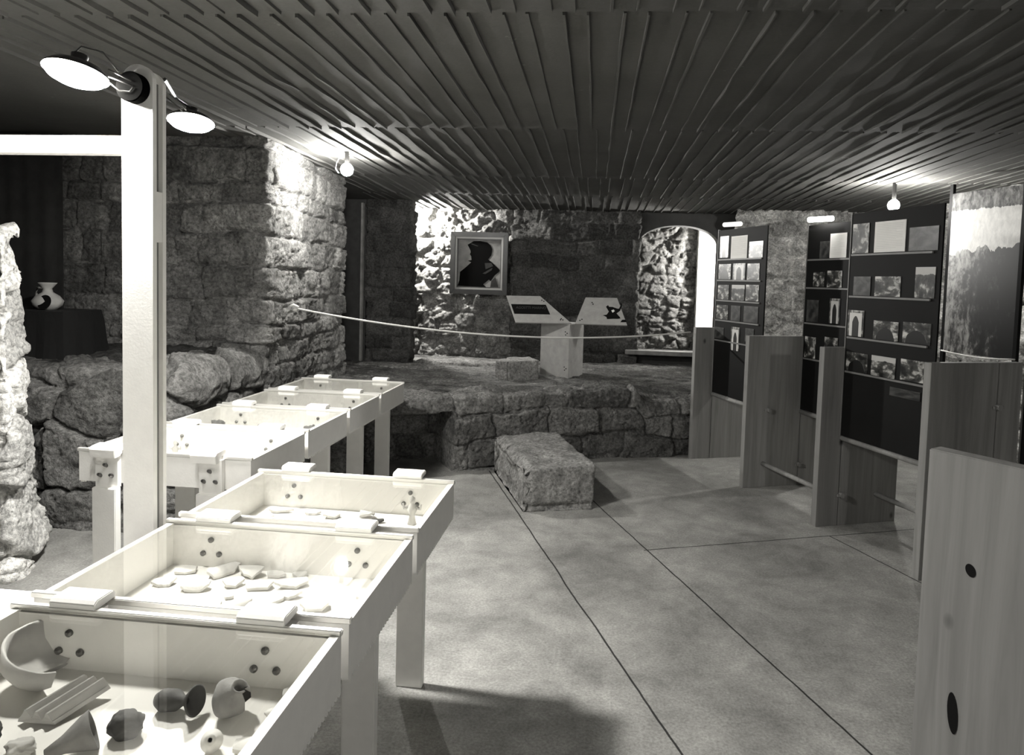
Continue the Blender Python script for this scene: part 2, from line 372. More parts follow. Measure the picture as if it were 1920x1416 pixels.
def wall(name, path, z0, z1, mode, seed, mat, depth=0.05, res=0.014, cap=0.0, lean=0.0, mod=None, ztop=None, **kw):
    """a wall face following path (outside = to the right of the walking direction), with an optional cap folding back"""
    path = [np.array(p, float) for p in path]; seg = [np.linalg.norm(b-a) for a, b in zip(path, path[1:])]; L = sum(seg)
    ns = max(int(L/res), 2); s = np.linspace(0, L, ns); cum = np.r_[0, np.cumsum(seg)]
    xs = np.interp(s, cum, [p[0] for p in path]); ys = np.interp(s, cum, [p[1] for p in path])
    k = max(int(0.05/res), 1); xp = np.r_[xs[0]-(xs[1]-xs[0])*np.arange(k, 0, -1), xs, xs[-1]+(xs[-1]-xs[-2])*np.arange(1, k+1)]
    yp = np.r_[ys[0]-(ys[1]-ys[0])*np.arange(k, 0, -1), ys, ys[-1]+(ys[-1]-ys[-2])*np.arange(1, k+1)]
    tx, ty = xp[2*k:]-xp[:-2*k], yp[2*k:]-yp[:-2*k]; l = np.hypot(tx, ty); nx, ny = ty/l, -tx/l
    H = z1-z0; v = np.linspace(0, H+cap, max(int((H+cap)/res), 2)); S, V = np.meshgrid(s, v)
    h, tone = relief(S, V, seed, mode, depth, **kw)
    if mod: h, tone = mod(S, V, h, tone)
    zt = ztop(S) if ztop else 0.0
    up = np.minimum(V, H); back = np.maximum(V-H, 0.0); t = smooth((V-H+0.08)/0.16) if cap else 0*V
    outw = h*(1-t)-back-lean*up; zz = z0+up*(1+zt/H)+h*t
    P = np.stack([xs[None, :]+nx[None, :]*outw, ys[None, :]+ny[None, :]*outw, zz], -1)
    return struct(grid_mesh(name, P, tone, mat))
def terrain(name, x0, x1, yf, yb, zf, seed, mat, res=0.025, amp=0.05):
    nx = int((x1-x0)/res); x = np.linspace(x0, x1, nx); a = np.array([yf(q) for q in x]); b = np.array([yb(q) for q in x])
    ny = int((b-a).max()/res); t = np.linspace(0, 1, ny)[:, None]; Y = a*(1-t)+b*t; X = np.broadcast_to(x, Y.shape)
    lay = fbm(X*1.3+Y*0.3, Y*3.2, seed, 5, 0.6); st = np.floor(lay*9)/9
    Z = zf(X, Y)+(lay*0.3+st*0.7-0.5)*amp*2+(fbm(X*12, Y*12, seed+3, 4)-0.5)*0.03
    tone = 0.55+0.9*hash2(np.floor(lay*9), np.floor(X*1.5+3*lay), seed)
    return struct(grid_mesh(name, np.stack([X, Y, Z], -1), tone, mat))

# ------------------------------------------------------------------ floor, ceiling
fl = MB().box(-5, 4.6, -1.8, 11.2, -0.1, 0.0).build('floor', floor_mat()); struct(fl)
cm = ceil_mat()
cb = MB()
YC = 0.01399; cyc, syc = math.cos(YC), math.sin(YC)
def rc(x, y): return x*cyc-y*syc, x*syc+y*cyc
bands = [(-1.8, 0.68, 2.585, 2.585), (0.68, 2.547, 2.585, 2.58), (2.547, 4.45, 2.588, 2.575), (4.45, 6.46, 2.583, 2.568), (6.46, 7.8, 2.592, 2.565), (7.8, 11.2, 2.568, 2.50)]
for bi, (ya, yb, zc, zd) in enumerate(bands):
    x0, x1 = -5.2, 4.8
    c4 = [rc(x0, ya), rc(x1, ya), rc(x1, yb), rc(x0, yb)]
    cb.add([(*c4[0], zc), (*c4[1], zc), (*c4[2], zd), (*c4[3], zd)]+[(*p, 2.8) for p in c4], [(0, 1, 2, 3), (7, 6, 5, 4), (0, 4, 5, 1), (1, 5, 6, 2), (2, 6, 7, 3), (3, 7, 4, 0)])
    off = -0.149+0.045*(bi % 3)
    rng = random.Random(50+bi); k = -24
    while True:
        for dx in (0.0, 0.131):
            X = off+0.222*k+dx+rng.uniform(-0.006, 0.006)
            if X < -2.75 or X > 4.2: continue
            n = 20; hgt = rng.uniform(0.009, 0.019)*(1-0.35*min(max((X-0.6)/1.6, 0), 1)); wd = rng.uniform(0.007, 0.013); ph = rng.uniform(0, 99); vs_ = []; fs_ = []
            for i in range(n+1):
                y = ya+0.01+(yb-ya-0.03)*i/n
                wv = 0.0035*mnoise.noise(Vector((ph, y*3, 0))); hh = max(0.001, hgt*(0.95+0.9*mnoise.noise(Vector((ph+7, y*3.5, 1))))); ww = wd*(1+0.4*mnoise.noise(Vector((ph+3, y*7, 2))))
                for (a, zz) in ((-ww*0.52, 0.004), (-ww*0.42, -hh), (ww*0.42, -hh), (ww*0.52, 0.004)):
                    px, py = rc(X+wv+a, y); vs_.append((px, py, zc+(zd-zc)*i/n+zz))
            for i in range(n):
                for j in range(3): fs_.append((i*4+j, i*4+j+1, i*4+j+5, i*4+j+4))
            fs_ += [(3, 2, 1, 0), (n*4, n*4+1, n*4+2, n*4+3)]
            cb.add(vs_, fs_)
        k += 1
        if off+0.222*k > 4.3: break
struct(cb.build('ceiling', cm))

# ------------------------------------------------------------------ walls
# left: coursed wall with a lit return
wall('wall_left', [(-4.9, 4.80), (-2.50, 4.80), (-2.73, 6.85), (-3.5, 6.9)], 0.3, 2.62, 'coursed', 11, M['stone_lit'], 0.045, 0.013, row=(0.13, 0.26), wid=(0.14, 0.5), rnd=0.02, pit=0.7)
# rubble bank in front of it, with its masonry end
wall('wall_bank', [(-4.9, 3.86), (-2.56, 3.86), (-2.56, 4.95)], -0.05, 0.95, 'rubble', 23, M['stone'], 0.07, 0.012, cap=0.32, cell=(0.40, 0.30), rnd=0.022, pit=0.35)
terrain('floor_bank_ledge', -4.9, -2.7, lambda x: 4.05, lambda x: 4.85, lambda X, Y: 0.95+0.1*(Y-3.9), 31, M['rock'], amp=0.035)
# pale rough pillar at the left edge
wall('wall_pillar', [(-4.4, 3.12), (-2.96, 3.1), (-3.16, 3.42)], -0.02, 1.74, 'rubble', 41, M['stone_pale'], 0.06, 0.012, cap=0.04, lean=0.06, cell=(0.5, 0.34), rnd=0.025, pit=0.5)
struct(MB().prism([(-4.4, 3.24), (-3.10, 3.22), (-3.22, 3.4), (-4.4, 3.4)], 'z', 0, 1.72).build('wall_pillar_core', plain('pillar_core', 0.3, 0.9)))
# platform face with the dark hollow
def hollow(S, V, h, tone):
    q = smooth((S-0.62)/0.03)*smooth((1.40-S)/0.03)*smooth((0.53-V+0.05*(fbm(S*5, V*0, 3)-0.5))/0.03)
    return h-q*0.5, tone*(1-0.0*q)
PLAT = [(-2.5, 5.02), (-1.92, 5.09), (-1.28, 5.43), (-0.63, 5.80), (-0.03, 6.15), (0.81, 6.49), (2.3, 7.0)]
wall('wall_platform', PLAT, -0.03, 0.60, 'coursed', 57, M['stone'], 0.05, 0.012, pit=0.6, cap=0.3, mod=hollow, ztop=lambda S: -0.13*smooth((S-3.1)/0.12), row=(0.16, 0.36), wid=(0.2, 0.62), rnd=0.022, warp=0.08)
def yfront(x):
    xs = [p[0] for p in PLAT]; ys = [p[1] for p in PLAT]; return float(np.interp(x, xs, ys))+0.2
terrain('floor_platform', -3.6, 2.3, yfront, lambda x: 9.4, lambda X, Y: 0.575-0.05*smooth((Y-6.5)/2)-0.1*smooth((X-0.3)/0.3)*smooth((7.2-Y)/0.8), 61, M['rock'], amp=0.035)
# pale raised patches of the ledge near the pier
for i, (cx, cy, rx, ry) in enumerate(((-2.35, 7.75, 0.55, 0.16), (-1.75, 8.35, 0.55, 0.2))):
    nb = 40; X, Y = np.meshgrid(np.linspace(-1, 1, nb), np.linspace(-1, 1, nb)); rr = np.hypot(X, Y)
    e = 1+0.5*(fbm(X*2+9, Y*2+i*7, 71+i)-0.5)
    Z = 0.50+0.12*smooth((e-rr)/0.25)-0.05+(fbm(X*6, Y*6, 5)-0.5)*0.03
    struct(grid_mesh('floor_slab', np.stack([cx+X*rx*1.2, cy+Y*ry*1.3, Z], -1), 1.9+0*X, M['rock']))
# back wall: lit rubble behind the niche, then a darker projecting stretch
wall('wall_back', [(-3.6, 9.2), (-1.22, 9.2)], 0.35, 2.6, 'rubble', 73, M['stone_lit'], 0.06, 0.014, cell=(0.26, 0.2), rnd=0.05)
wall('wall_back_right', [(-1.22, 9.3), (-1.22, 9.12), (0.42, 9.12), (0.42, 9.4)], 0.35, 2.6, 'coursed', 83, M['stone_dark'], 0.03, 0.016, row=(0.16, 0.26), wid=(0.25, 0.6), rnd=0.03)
# dark pier left of the niche with the doorway recess beside it
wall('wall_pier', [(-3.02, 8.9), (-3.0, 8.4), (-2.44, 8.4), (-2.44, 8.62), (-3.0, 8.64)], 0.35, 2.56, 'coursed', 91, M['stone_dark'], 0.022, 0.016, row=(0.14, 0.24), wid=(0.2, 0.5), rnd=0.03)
struct(MB().box(-4.2, -3.02, 8.42, 8.48, 0.4, 2.56).build('door_1', M['wood_dark']))
struct(MB().box(-3.05, -3.025, 8.30, 8.36, 0.5, 2.5).build('trim_door', plain('worn_door_jamb', 0.22, 0.7, var=0.3)))
# arched wall
def arch_wall():
    x0, x1, z0, zt = 0.36, 4.2, 0.35, 2.56; cx, hw, zs, rise = 0.955, 0.52, 2.13, 0.245
    arc = [(cx+hw*math.cos(t), zs+rise*math.sin(t)) for t in np.linspace(math.pi, 0, 25)]
    mb = MB(); zsill = 0.70; ya, yb = 9.22, 9.47
    ol = [(x0, zt), (x0, z0), (cx-hw, z0), (cx-hw, zs)]
    mb.box(x0, cx-hw, ya, yb, z0, zt); mb.box(cx+hw, x1, ya, yb, z0, zt); mb.box(cx-hw, cx+hw, ya, yb, z0, zsill)
    for (a, b) in zip(arc, arc[1:]):
        mb.prism([(a[0], a[1]), (b[0], b[1]), (b[0], zt), (a[0], zt)], 'y', ya, yb)
    return struct(mb.build('wall_arch', M['darkplaster']))
arch_wall()
struct(MB().box(0.30, 1.62, 9.02, 9.22, 0.66, 0.715).build('trim_sill', plain('worn_sill', 0.16, 0.7, var=0.3), bevel=0.006))
wall('wall_passage', [(-0.3, 9.55), (-0.1, 10.3), (1.34, 10.3)], 0.3, 2.6, 'rubble', 97, M['stone'], 0.06, 0.014, cell=(0.22, 0.16), rnd=0.045)
struct(MB().prism([(1.335, 10.12), (2.6, 10.0), (2.6, 10.4), (1.335, 10.4)], 'z', 0.3, 2.56).build('wall_passage_plaster', M['plaster']))
# right side
wall('wall_right', [(1.6, 8.85), (3.75, 8.8), (3.75, -1.7)], -0.05, 2.62, 'rubble', 103, M['stone_side'], 0.10, 0.02, cell=(0.34, 0.22), rnd=0.05)
struct(MB().box(-5, 4.5, -1.8, -1.7, -0.05, 2.7).build('wall_rear', plain('rear_wall_plaster', 0.08, 0.9, var=0.1)))
struct(MB().box(-4.95, -4.85, -1.8, 4.9, -0.05, 2.7).build('wall_left_side', M['darkplaster']))

# ------------------------------------------------------------------ display cases
W_, DEP, ZT, ZB = 0.77, 0.512, 0.82, 0.69
LEGX = (0.145, 0.607); CLX = (0.145, 0.590)
def make_case(with_near):
    t = thing('display_case', '', 'display case')
    teeth = []
    n = 30
    for i in range(n):
        a = DEP*i/n; teeth += [(a, ZB), (a+DEP/n*0.55, ZB), (a+DEP/n*0.55, ZB-0.009), (a+DEP/n, ZB-0.009)]
    for xs in (0.0, W_-0.02):
        MB().prism([(0, ZT), (DEP, ZT)]+teeth[::-1], 'x', xs, xs+0.02).build('side_panel', M['white'], t)
    MB().box(0.02, W_-0.02, 0, 0.018, ZB, ZT-0.004).build('end_panel', M['white'], t)
    MB().box(0.02, W_-0.02, DEP-0.018, DEP, ZB, ZT-0.004).build('end_panel', M['white'], t)
    MB().box(0.02, W_-0.02, 0.018, DEP-0.018, ZB-0.006, ZB+0.003).build('base_board', M['offwhite'], t)
    MB().box(0.006, W_-0.006, 0.014, DEP-0.014, ZT, ZT+0.004).build('glass_lid', M['glass'], t)
    for y in (-0.002, DEP-0.014):
        MB().box(-0.008, W_+0.004, y, y+0.016, ZT-0.003, ZT+0.011).build('rail', M['alu'], t, bevel=0.002)
    def legset(y0, sgn):
        for lx, cx in zip(LEGX, CLX):
            lg = MB().box(lx-0.0525, lx+0.0525, y0, y0+0.037, 0.0, ZB-0.012).build('leg', M['white'], t, bevel=0.003)
            MB().box(lx-0.05, lx+0.05, y0+(0.02 if sgn < 0 else 0.004), y0+(0.042 if sgn < 0 else 0.036), ZB-0.012, ZT).build('leg_tongue', M['white'], lg)
            yc = y0+0.021
            pf = [(yc-0.034, ZT+0.008), (yc-0.036, ZT+0.022), (yc-0.026, ZT+0.030), (yc+0.024, ZT+0.031), (yc+0.034, ZT+0.024), (yc+0.034, ZT+0.012)]
            if sgn < 0: pf = [(yc-0.026, ZT-0.012), (yc-0.03, ZT+0.024), (yc-0.02, ZT+0.034), (yc+0.03, ZT+0.038), (yc+0.05, ZT+0.032), (yc+0.048, ZT+0.012), (yc+0.021, ZT+0.012), (yc+0.021, ZT+0.0), (yc, ZT-0.012)]
            MB().prism(pf, 'x', cx-0.056, cx+0.056).build('clamp', M['white'], t, bevel=0.002)
            for dx, z in ((0, 0.778), (-0.026, 0.735), (0.026, 0.735)):
                if sgn > 0: MB().tube([(lx+dx, DEP-0.018, z), (lx+dx, DEP-0.024, z), (lx+dx, DEP-0.028, z)], [0.0085, 0.0085, 0.004], 10).build('bolt', M['bolt'], t, smooth=False)
                else: MB().tube([(lx+dx, y0+0.024, z-0.012), (lx+dx, y0+0.012, z-0.004), (lx+dx, y0+0.004, z)], [0.007, 0.008, 0.006], 10).build('bolt', M['bolt'], t)
    legset(DEP+0.001, 1)
    if with_near: legset(-0.045, -1)
    return t
protoA = make_case(True); protoB = make_case(False)
FRONT = [0.861, 1.418, 1.98]; BACK = [2.63, 3.18, 3.735, 4.29]
front_l = ['nearest white display case with ribbed tile, jugs and dark lumps', 'white glass-topped display case holding many scattered potsherds', 'white display case of sparse small finds at the front row\'s far end']
back_l = ['white display case starting the back row, with bolted legs facing the camera', 'white display case in the back row with ring fragment and rough lump inside', 'white display case in the back row with a flat dark dish inside', 'white display case at the far end of the back row by the hollow']
cases = []
first = {True: protoA, False: protoB}; used = {True: False, False: False}
for row, x0, ys, ls in (('front', -1.313, FRONT, front_l), ('back', -2.2, BACK, back_l)):
    for i, y in enumerate(ys):
        k = i == 0
        c = first[k] if not used[k] else dup_tree(first[k]); used[k] = True
        c.location = (x0, y+0.022, 0); c['label'] = ls[i]; c['group'] = 'display cases in the %s row' % row; cases.append(c)

# ------------------------------------------------------------------ finds in the cases
ZF = ZB+0.0035
def shard(x, y, L, Wd, rot, seed, curve, mat, label, name='potsherd', grp=None, thick=0.008, cat='potsherd', lift=0.0, tilt=0.0):
    rng = random.Random(seed); n = rng.choice((6, 7, 8)); a0 = rng.uniform(0, 6)
    out = []
    for i in range(n):
        a = a0+2*math.pi*(i+rng.uniform(-0.25, 0.25))/n; rr = rng.uniform(0.75, 1.08); out.append((math.cos(a)*rr*L/2, math.sin(a)*rr*Wd/2))
    fine = []
    for i in range(n):
        p, q = out[i], out[(i+1) % n]
        for k in range(4):
            t = k/4; fine.append((p[0]*(1-t)+q[0]*t+rng.uniform(-1, 1)*L*0.012, p[1]*(1-t)+q[1]*t+rng.uniform(-1, 1)*L*0.012))
    R = 4; N_ = len(fine); vs_ = [(0, 0, 0)]
    for k in range(1, R+1):
        for p in fine: vs_.append((p[0]*k/R, p[1]*k/R, 0))
    def cz(v):
        return curve*(1-(2*v[1]/Wd)**2)
    top = [(v[0], v[1], cz(v)+thick) for v in vs_]; bot = [(v[0], v[1], cz(v)) for v in vs_]; nn = len(vs_)
    zmin = min(v[2] for v in bot); fs_ = []
    for s_, o_ in ((1, 0), (-1, nn)):
        for i in range(N_):
            f = (o_, o_+1+i, o_+1+(i+1) % N_); fs_.append(f if s_ > 0 else f[::-1])
            for k in range(R-1):
                a = o_+1+k*N_+i; b = o_+1+k*N_+(i+1) % N_; f = (a, a+N_, b+N_, b); fs_.append(f if s_ > 0 else f[::-1])
    for i in range(N_):
        a = 1+(R-1)*N_+i; b = 1+(R-1)*N_+(i+1) % N_; fs_.append((a, a+nn, b+nn, b))
    mb = MB(); mb.add([(v[0], v[1], v[2]-zmin) for v in top+bot], fs_)
    if tilt:
        ct, st = math.cos(tilt), math.sin(tilt); mb.v = [(x_, y_*ct-z_*st, y_*st+z_*ct) for x_, y_, z_ in mb.v]; m0 = min(v[2] for v in mb.v); mb.v = [(a, b, c-m0) for a, b, c in mb.v]
    o = mb.build(name, mat); o.location = (x, y, ZF+lift); o.rotation_euler = (0, 0, rot)
    return tag(o, label, cat, grp)
def lump(name, x, y, sx, sy, sz, seed, mat, label, cat, rough=0.25, sub=4, zbase=ZF, grp=None, rot=0):
    bm = bmesh.new(); bmesh.ops.create_icosphere(bm, subdivisions=sub, radius=1)
    for v in bm.verts:
        d = 1+rough*mnoise.fractal(v.co*1.6+Vector((seed, 0, 0)), 0.8, 2.0, 5); v.co *= d
        v.co = Vector((v.co.x*sx/2, v.co.y*sy/2, v.co.z*sz/2))
    zm = min(v.co.z for v in bm.verts); zlim = zm+sz*0.12
    for v in bm.verts: v.co.z = max(v.co.z, zlim)-zlim
    me = bpy.data.meshes.new(name); bm.to_mesh(me); bm.free(); me.polygons.foreach_set('use_smooth', [True]*len(me.polygons)); me.materials.append(mat)
    o = bpy.data.objects.new(name, me); COL.objects.link(o); o.location = (x, y, zbase); o.rotation_euler = (0, 0, rot)
    return tag(o, label, cat, grp)
def lathe_thing(name, x, y, z, prof, label, cat, mat, rot=(0, 0, 0), jag=0.0, seed=0, a0=0, a1=2*math.pi, grp=None):
    mb = MB(); Mx = Matrix.Rotation(rot[2], 4, 'Z') @ Matrix.Rotation(rot[1], 4, 'Y') @ Matrix.Rotation(rot[0], 4, 'X')
    mb.lathe(prof, 32, Mx, a0, a1, jag, seed)
    m0 = min(v[2] for v in mb.v); mb.v = [(a, b, c-m0) for a, b, c in mb.v]
    o = mb.build(name, mat, smooth=True); o.location = (x, y, z)
    return tag(o, label, cat, grp)
# case 2: sherds (x, y, length, width, rotation, curve, label)
S2 = [(-1.222, 1.885, .075, .05, .3, .004, 'small flat potsherd in the back left corner of the sherd case'),
      (-1.232, 1.80, .075, .05, .4, .008, 'curved potsherd lying nearest the left wall of the sherd case'),
      (-1.11, 1.895, .115, .075, .9, .024, 'largest arched potsherd against the back wall of the sherd case'),
      (-1.02, 1.90, .09, .065, .1, .014, 'squarish arched potsherd beside the largest one at the back'),
      (-.945, 1.905, .065, .045, .0, .004, 'small six-sided potsherd in the middle of the back line'),
      (-.875, 1.915, .05, .04, .4, .003, 'smallest flat potsherd closing the back line on the right'),
      (-1.13, 1.79, .10, .06, .25, .016, 'wide potsherd with a dark shadowed edge left of centre'),
      (-1.035, 1.83, .065, .05, .6, .006, 'pointed potsherd in the centre of the sherd case'),
      (-.955, 1.825, .095, .06, .15, .012, 'broad smooth potsherd just right of centre of the case'),
      (-.87, 1.85, .09, .055, .5, .010, 'long potsherd slanting towards the back right'),
      (-1.03, 1.685, .085, .055, .3, .010, 'round-edged potsherd in the front line behind the rail'),
      (-1.115, 1.66, .045, .018, 1.2, .002, 'thin sliver of pottery standing apart at the front left'),
      (-1.005, 1.75, .03, .02, .6, .002, 'tiny chip of pottery beside the round-edged sherd'),
      (-.955, 1.70, .11, .045, .95, .012, 'elongated potsherd slanting away in the front line'),
      (-.89, 1.735, .13, .045, .95, .004, 'long flat slab of pottery slanting at mid case'),
      (-.845, 1.785, .07, .04, .1, .006, 'short thick potsherd with a straight lower edge'),
      (-.83, 1.66, .075, .05, .7, .010, 'triangular potsherd tilted up behind the right clamp'),
      (-.745, 1.735, .085, .06, .1, .012, 'rough-edged potsherd propped on small supports at right'),
      (-.625, 1.80, .06, .07, 1.2, .012, 'faint upright potsherd against the right wall of the case'),
      (-.74, 1.64, .05, .03, 1.1, .004, 'narrow potsherd near the front right of the sherd case'),
      (-.655, 1.64, .07, .045, .3, .006, 'pale potsherd in the front right corner of the sherd case')]
for i, (x, y, L, Wd, ro, cu, lb) in enumerate(S2):
    shard(x, y, L, Wd, ro, 100+i, cu, M['shard'], lb, grp='potsherds in the second case', tilt=0.0 if i in (4, 5, 11, 12) else 0.12)
# case 3
for i, (x, y, L, Wd, ro, cu, mt, lb) in enumerate([
        (-1.19, 2.43, .10, .04, .1, .006, 'shard', 'long flat potsherd at the left of the far front case'),
        (-1.062, 2.43, .06, .03, .2, .004, 'shard', 'small thin potsherd second from left in the far front case'),
        (-.98, 2.41, .065, .04, .6, .008, 'shard', 'slanting potsherd in the middle of the far front case'),
        (-.86, 2.44, .07, .05, -.3, .016, 'pot', 'curved rim sherd beside the dark chip'),
        (-.80, 2.39, .05, .032, .3, .008, 'clay', 'small dark pottery chip right of the curved rim sherd'),
        (-1.21, 2.36, .07, .035, .2, .003, 'shard', 'pale sherd near the left front of the far front case'),
        (-.70, 2.30, .10, .035, 1.1, .006, 'shard', 'narrow pale sherd lying below the figurine')]):
    shard(x, y, L, Wd, ro, 200+i, cu, M[mt], lb, grp='finds in the third case')
def figurine(x, y, s, label, rot=0.0, mat='pot'):
    t = thing('figurine', label, 'figurine', (x, y, ZF), rot)
    MB().lathe([(0.001, 0), (0.014*s, 0), (0.012*s, 0.012*s), (0.009*s, 0.03*s), (0.016*s, 0.048*s), (0.013*s, 0.06*s), (0.005*s, 0.066*s), (0.009*s, 0.074*s), (0.009*s, 0.084*s), (0.001, 0.092*s)], 18, jag=0.002).build('body', M[mat], t, smooth=True)
    MB().tube([(-0.012*s, 0, 0.055*s), (-0.026*s, 0, 0.05*s), (-0.03*s, -0.004, 0.066*s)], [0.006*s, 0.005*s, 0.003*s], 8).build('arm', M[mat], t, smooth=True)
    MB().tube([(0.012*s, 0, 0.055*s), (0.026*s, 0, 0.05*s), (0.03*s, -0.004, 0.066*s)], [0.006*s, 0.005*s, 0.003*s], 8).build('arm', M[mat], t, smooth=True)
    return t
figurine(-.672, 2.40, 1.15, 'pale little figurine with raised arms at the case\'s right side')
# back row, first case
figurine(-2.015, 3.03, 1.0, 'pale little figurine standing in the case with bolted legs')
lump('clay_lump', -2.015, 2.93, .05, .04, .03, 5, M['midclay'], 'round dark lump at the feet of the figurine behind the post', 'clay lump')
for i, (x, y, L, ro, lb) in enumerate([(-1.92, 2.95, .07, .5, 'small pale sherd right of the figurine in the back row'), (-1.84, 2.98, .09, .7, 'folded pale sherd behind the clamp in the back row'), (-1.76, 2.86, .09, .4, 'thin pale sherd near the clamp in the back row'), (-1.66, 2.83, .07, .1, 'flat pale sherd at the front right of the back row\'s first case')]):
    shard(x, y, L, .04, ro, 300+i, .008, M['shard'], lb, grp='sherds in the first back case')
# back row, second case
ring = [(0.055, -0.025), (0.06, -0.012), (0.062, 0.012), (0.058, 0.028), (0.052, 0.026), (0.054, 0.0), (0.050, -0.022), (0.055, -0.025)]
lathe_thing('jar_rim', -2.01, 3.50, ZF, ring, 'big ring-shaped jar rim standing on edge in the back row', 'jar fragment', M['pot'], rot=(math.radians(90), 0, 0.5), a0=0, a1=math.pi, jag=0.002)
lump('rock_sample', -2.10, 3.53, .09, .06, .07, 8, M['midclay'], 'rough grey stone left of the jar rim in the back row', 'stone', 0.5)
lathe_thing('bowl', -1.90, 3.45, ZF, [(0.012, 0), (0.02, 0.004), (0.045, 0.03), (0.05, 0.038), (0.046, 0.038), (0.02, 0.01), (0.001, 0.008)], 'tilted dark-rimmed bowl fragment right of the jar rim', 'bowl', M['pot'], rot=(0.5, 0.2, 0), jag=0.002)
lathe_thing('vase', -1.85, 3.53, ZF, [(0.001, 0), (0.016, 0), (0.024, 0.025), (0.012, 0.045), (0.009, 0.058), (0.015, 0.07), (0.012, 0.07), (0.006, 0.056)], 'little pale two-handled vase standing in the back row', 'vase', M['midclay'], jag=0.001)
shard(-1.72, 3.53, .10, .04, .9, 401, .012, M['midclay'], 'raised curved handle sherd standing in the back row', tilt=0.7)
shard(-1.71, 3.42, .11, .045, .1, 402, .010, M['shard'], 'flat pale sherd below the handle sherd in the back row')
shard(-1.63, 3.50, .07, .04, .4, 403, .016, M['pot'], 'small hooked sherd right of the handle sherd')
lump('mortar_lump', -1.53, 3.48, .12, .08, .075, 9, M['midclay'], 'rough crumbly dark lump near the right end of a back case', 'stone', 0.55)
# third and fourth back cases
lathe_thing('dish', -2.02, 4.03, ZF, [(0.001, 0.0), (0.05, 0.0), (0.085, 0.018), (0.09, 0.022), (0.084, 0.024), (0.05, 0.007), (0.001, 0.006)], 'wide dark shallow dish in the third back case', 'dish', M['midclay'])
lump('clay_lump', -2.02, 4.58, .1, .07, .05, 12, M['clay'], 'dark jagged lump in the farthest back case', 'clay lump', 0.5)
# nearest case: bigger pieces
lathe_thing('bowl', -1.198, 1.325, ZF, [(0.025, 0.0), (0.055, 0.01), (0.08, 0.04), (0.088, 0.08), (0.082, 0.08), (0.073, 0.045), (0.048, 0.017), (0.001, 0.012)], 'large pale broken bowl at the left wall of the nearest case', 'bowl', M['pot'], rot=(0.0, 0.35, 0), a0=1.2, a1=5.6, jag=0.004)
def ribbed_tile():
    mb = MB(); L = 0.155; prof = []
    for i in range(37):
        x = -0.048+0.096*i/36; z = 0.022+0.011*math.cos(x*2*math.pi/0.032); prof.append((x, z))
    pf = prof+[(0.05, 0.0), (-0.05, 0.0)]
    mb.prism(pf, 'y', -L/2, L/2)
    mb.v = [(x+0.004*mnoise.noise(Vector((x*40, y*40, 1))), y+0.012*mnoise.noise(Vector((x*30, z*60, 5)))+x*0.35, z) for x, y, z in mb.v]
    o = mb.build('ribbed_tile', M['pot']); o.location = (-1.065, 1.245, ZF+0.012); o.rotation_euler = (0.14, 0.10, -0.35); o.scale = (0.68, 0.72, 0.8)
    return tag(o, 'ribbed fragment with three long ridges in the nearest case', 'tile fragment')
ribbed_tile()
lathe_thing('jug_neck', -0.885, 1.275, ZF, [(0.001, 0), (0.014, 0.0), (0.022, 0.015), (0.020, 0.045), (0.010, 0.062), (0.012, 0.072), (0.030, 0.092), (0.026, 0.094), (0.008, 0.070)], 'dark trumpet-mouthed jug neck lying on its side', 'jug fragment', M['clay'], rot=(0, math.radians(80), -0.15), jag=0.002)
lump('clay_ball', -0.893, 1.19, .065, .06, .05, 21, M['clay'], 'round dark clay ball left of the post\'s reflection', 'clay lump', 0.2)
lathe_thing('jug', -0.745, 1.285, ZF, [(0.001, 0), (0.018, 0), (0.034, 0.02), (0.037, 0.04), (0.028, 0.06), (0.014, 0.07), (0.016, 0.085), (0.012, 0.085), (0.008, 0.07)], 'pale broken jug lying below three bolts in the nearest case', 'jug', M['midclay'], rot=(0.5, 0.5, 0.3), jag=0.004, a0=0.3, a1=5.9)
lathe_thing('flask', -0.712, 1.185, ZF, [(0.001, 0), (0.013, 0), (0.02, 0.018), (0.012, 0.034), (0.006, 0.042), (0.01, 0.052), (0.004, 0.052)], 'small pale flask lying in front of the broken jug', 'flask', M['pot'], rot=(0.9, 0.3, 0.2), jag=0.001)
shard(-.63, 1.345, .05, .04, .6, 501, .012, M['shard'], 'crumpled pale sherd under the nearest case\'s right edge, farther one', tilt=0.6)
shard(-.625, 1.275, .05, .035, .4, 502, .012, M['shard'], 'crumpled pale sherd under the nearest case\'s right edge, middle one', tilt=0.5)
shard(-.64, 1.19, .07, .05, .2, 503, .008, M['shard'], 'flat pale sherd in the nearest case right of the small flask')
lump('stone_find', -1.125, 1.085, .10, .10, .08, 31, M['clay'], 'big dark rounded stone in the left front of the nearest case', 'stone', 0.2)
lathe_thing('cone_vessel', -0.985, 1.10, ZF, [(0.001, 0), (0.008, 0.0), (0.016, 0.03), (0.032, 0.065), (0.038, 0.078), (0.033, 0.078), (0.012, 0.03)], 'dark-mouthed conical cup lying in front of the ribbed tile', 'cup', M['midclay'], rot=(0, math.radians(75), 0.7), jag=0.002)
lump('stone_find', -1.05, 1.12, .05, .04, .025, 33, M['pot'], 'small pale stone in front of the ribbed tile fragment', 'stone', 0.3)
lump('stone_find', -1.20, 1.17, .05, .06, .035, 35, M['pot'], 'pale squarish stone between the broken bowl and the dark rounded stone', 'stone', 0.35)

# low white table at the left
t = thing('side_table', 'low white table at the left edge beside the display cases', 'table', (-2.42, 1.40, 0))
MB().box(-0.6, 0.93, -0.5, 0.46, 0.58, 0.61).build('tabletop', M['white'], t, bevel=0.004)
for sx in (-1, 1.6):
    for sy in (-0.45, 0.4): MB().box(sx*0.54-0.03, sx*0.54+0.03, sy-0.03, sy+0.03, 0, 0.58).build('leg', M['white'], t)

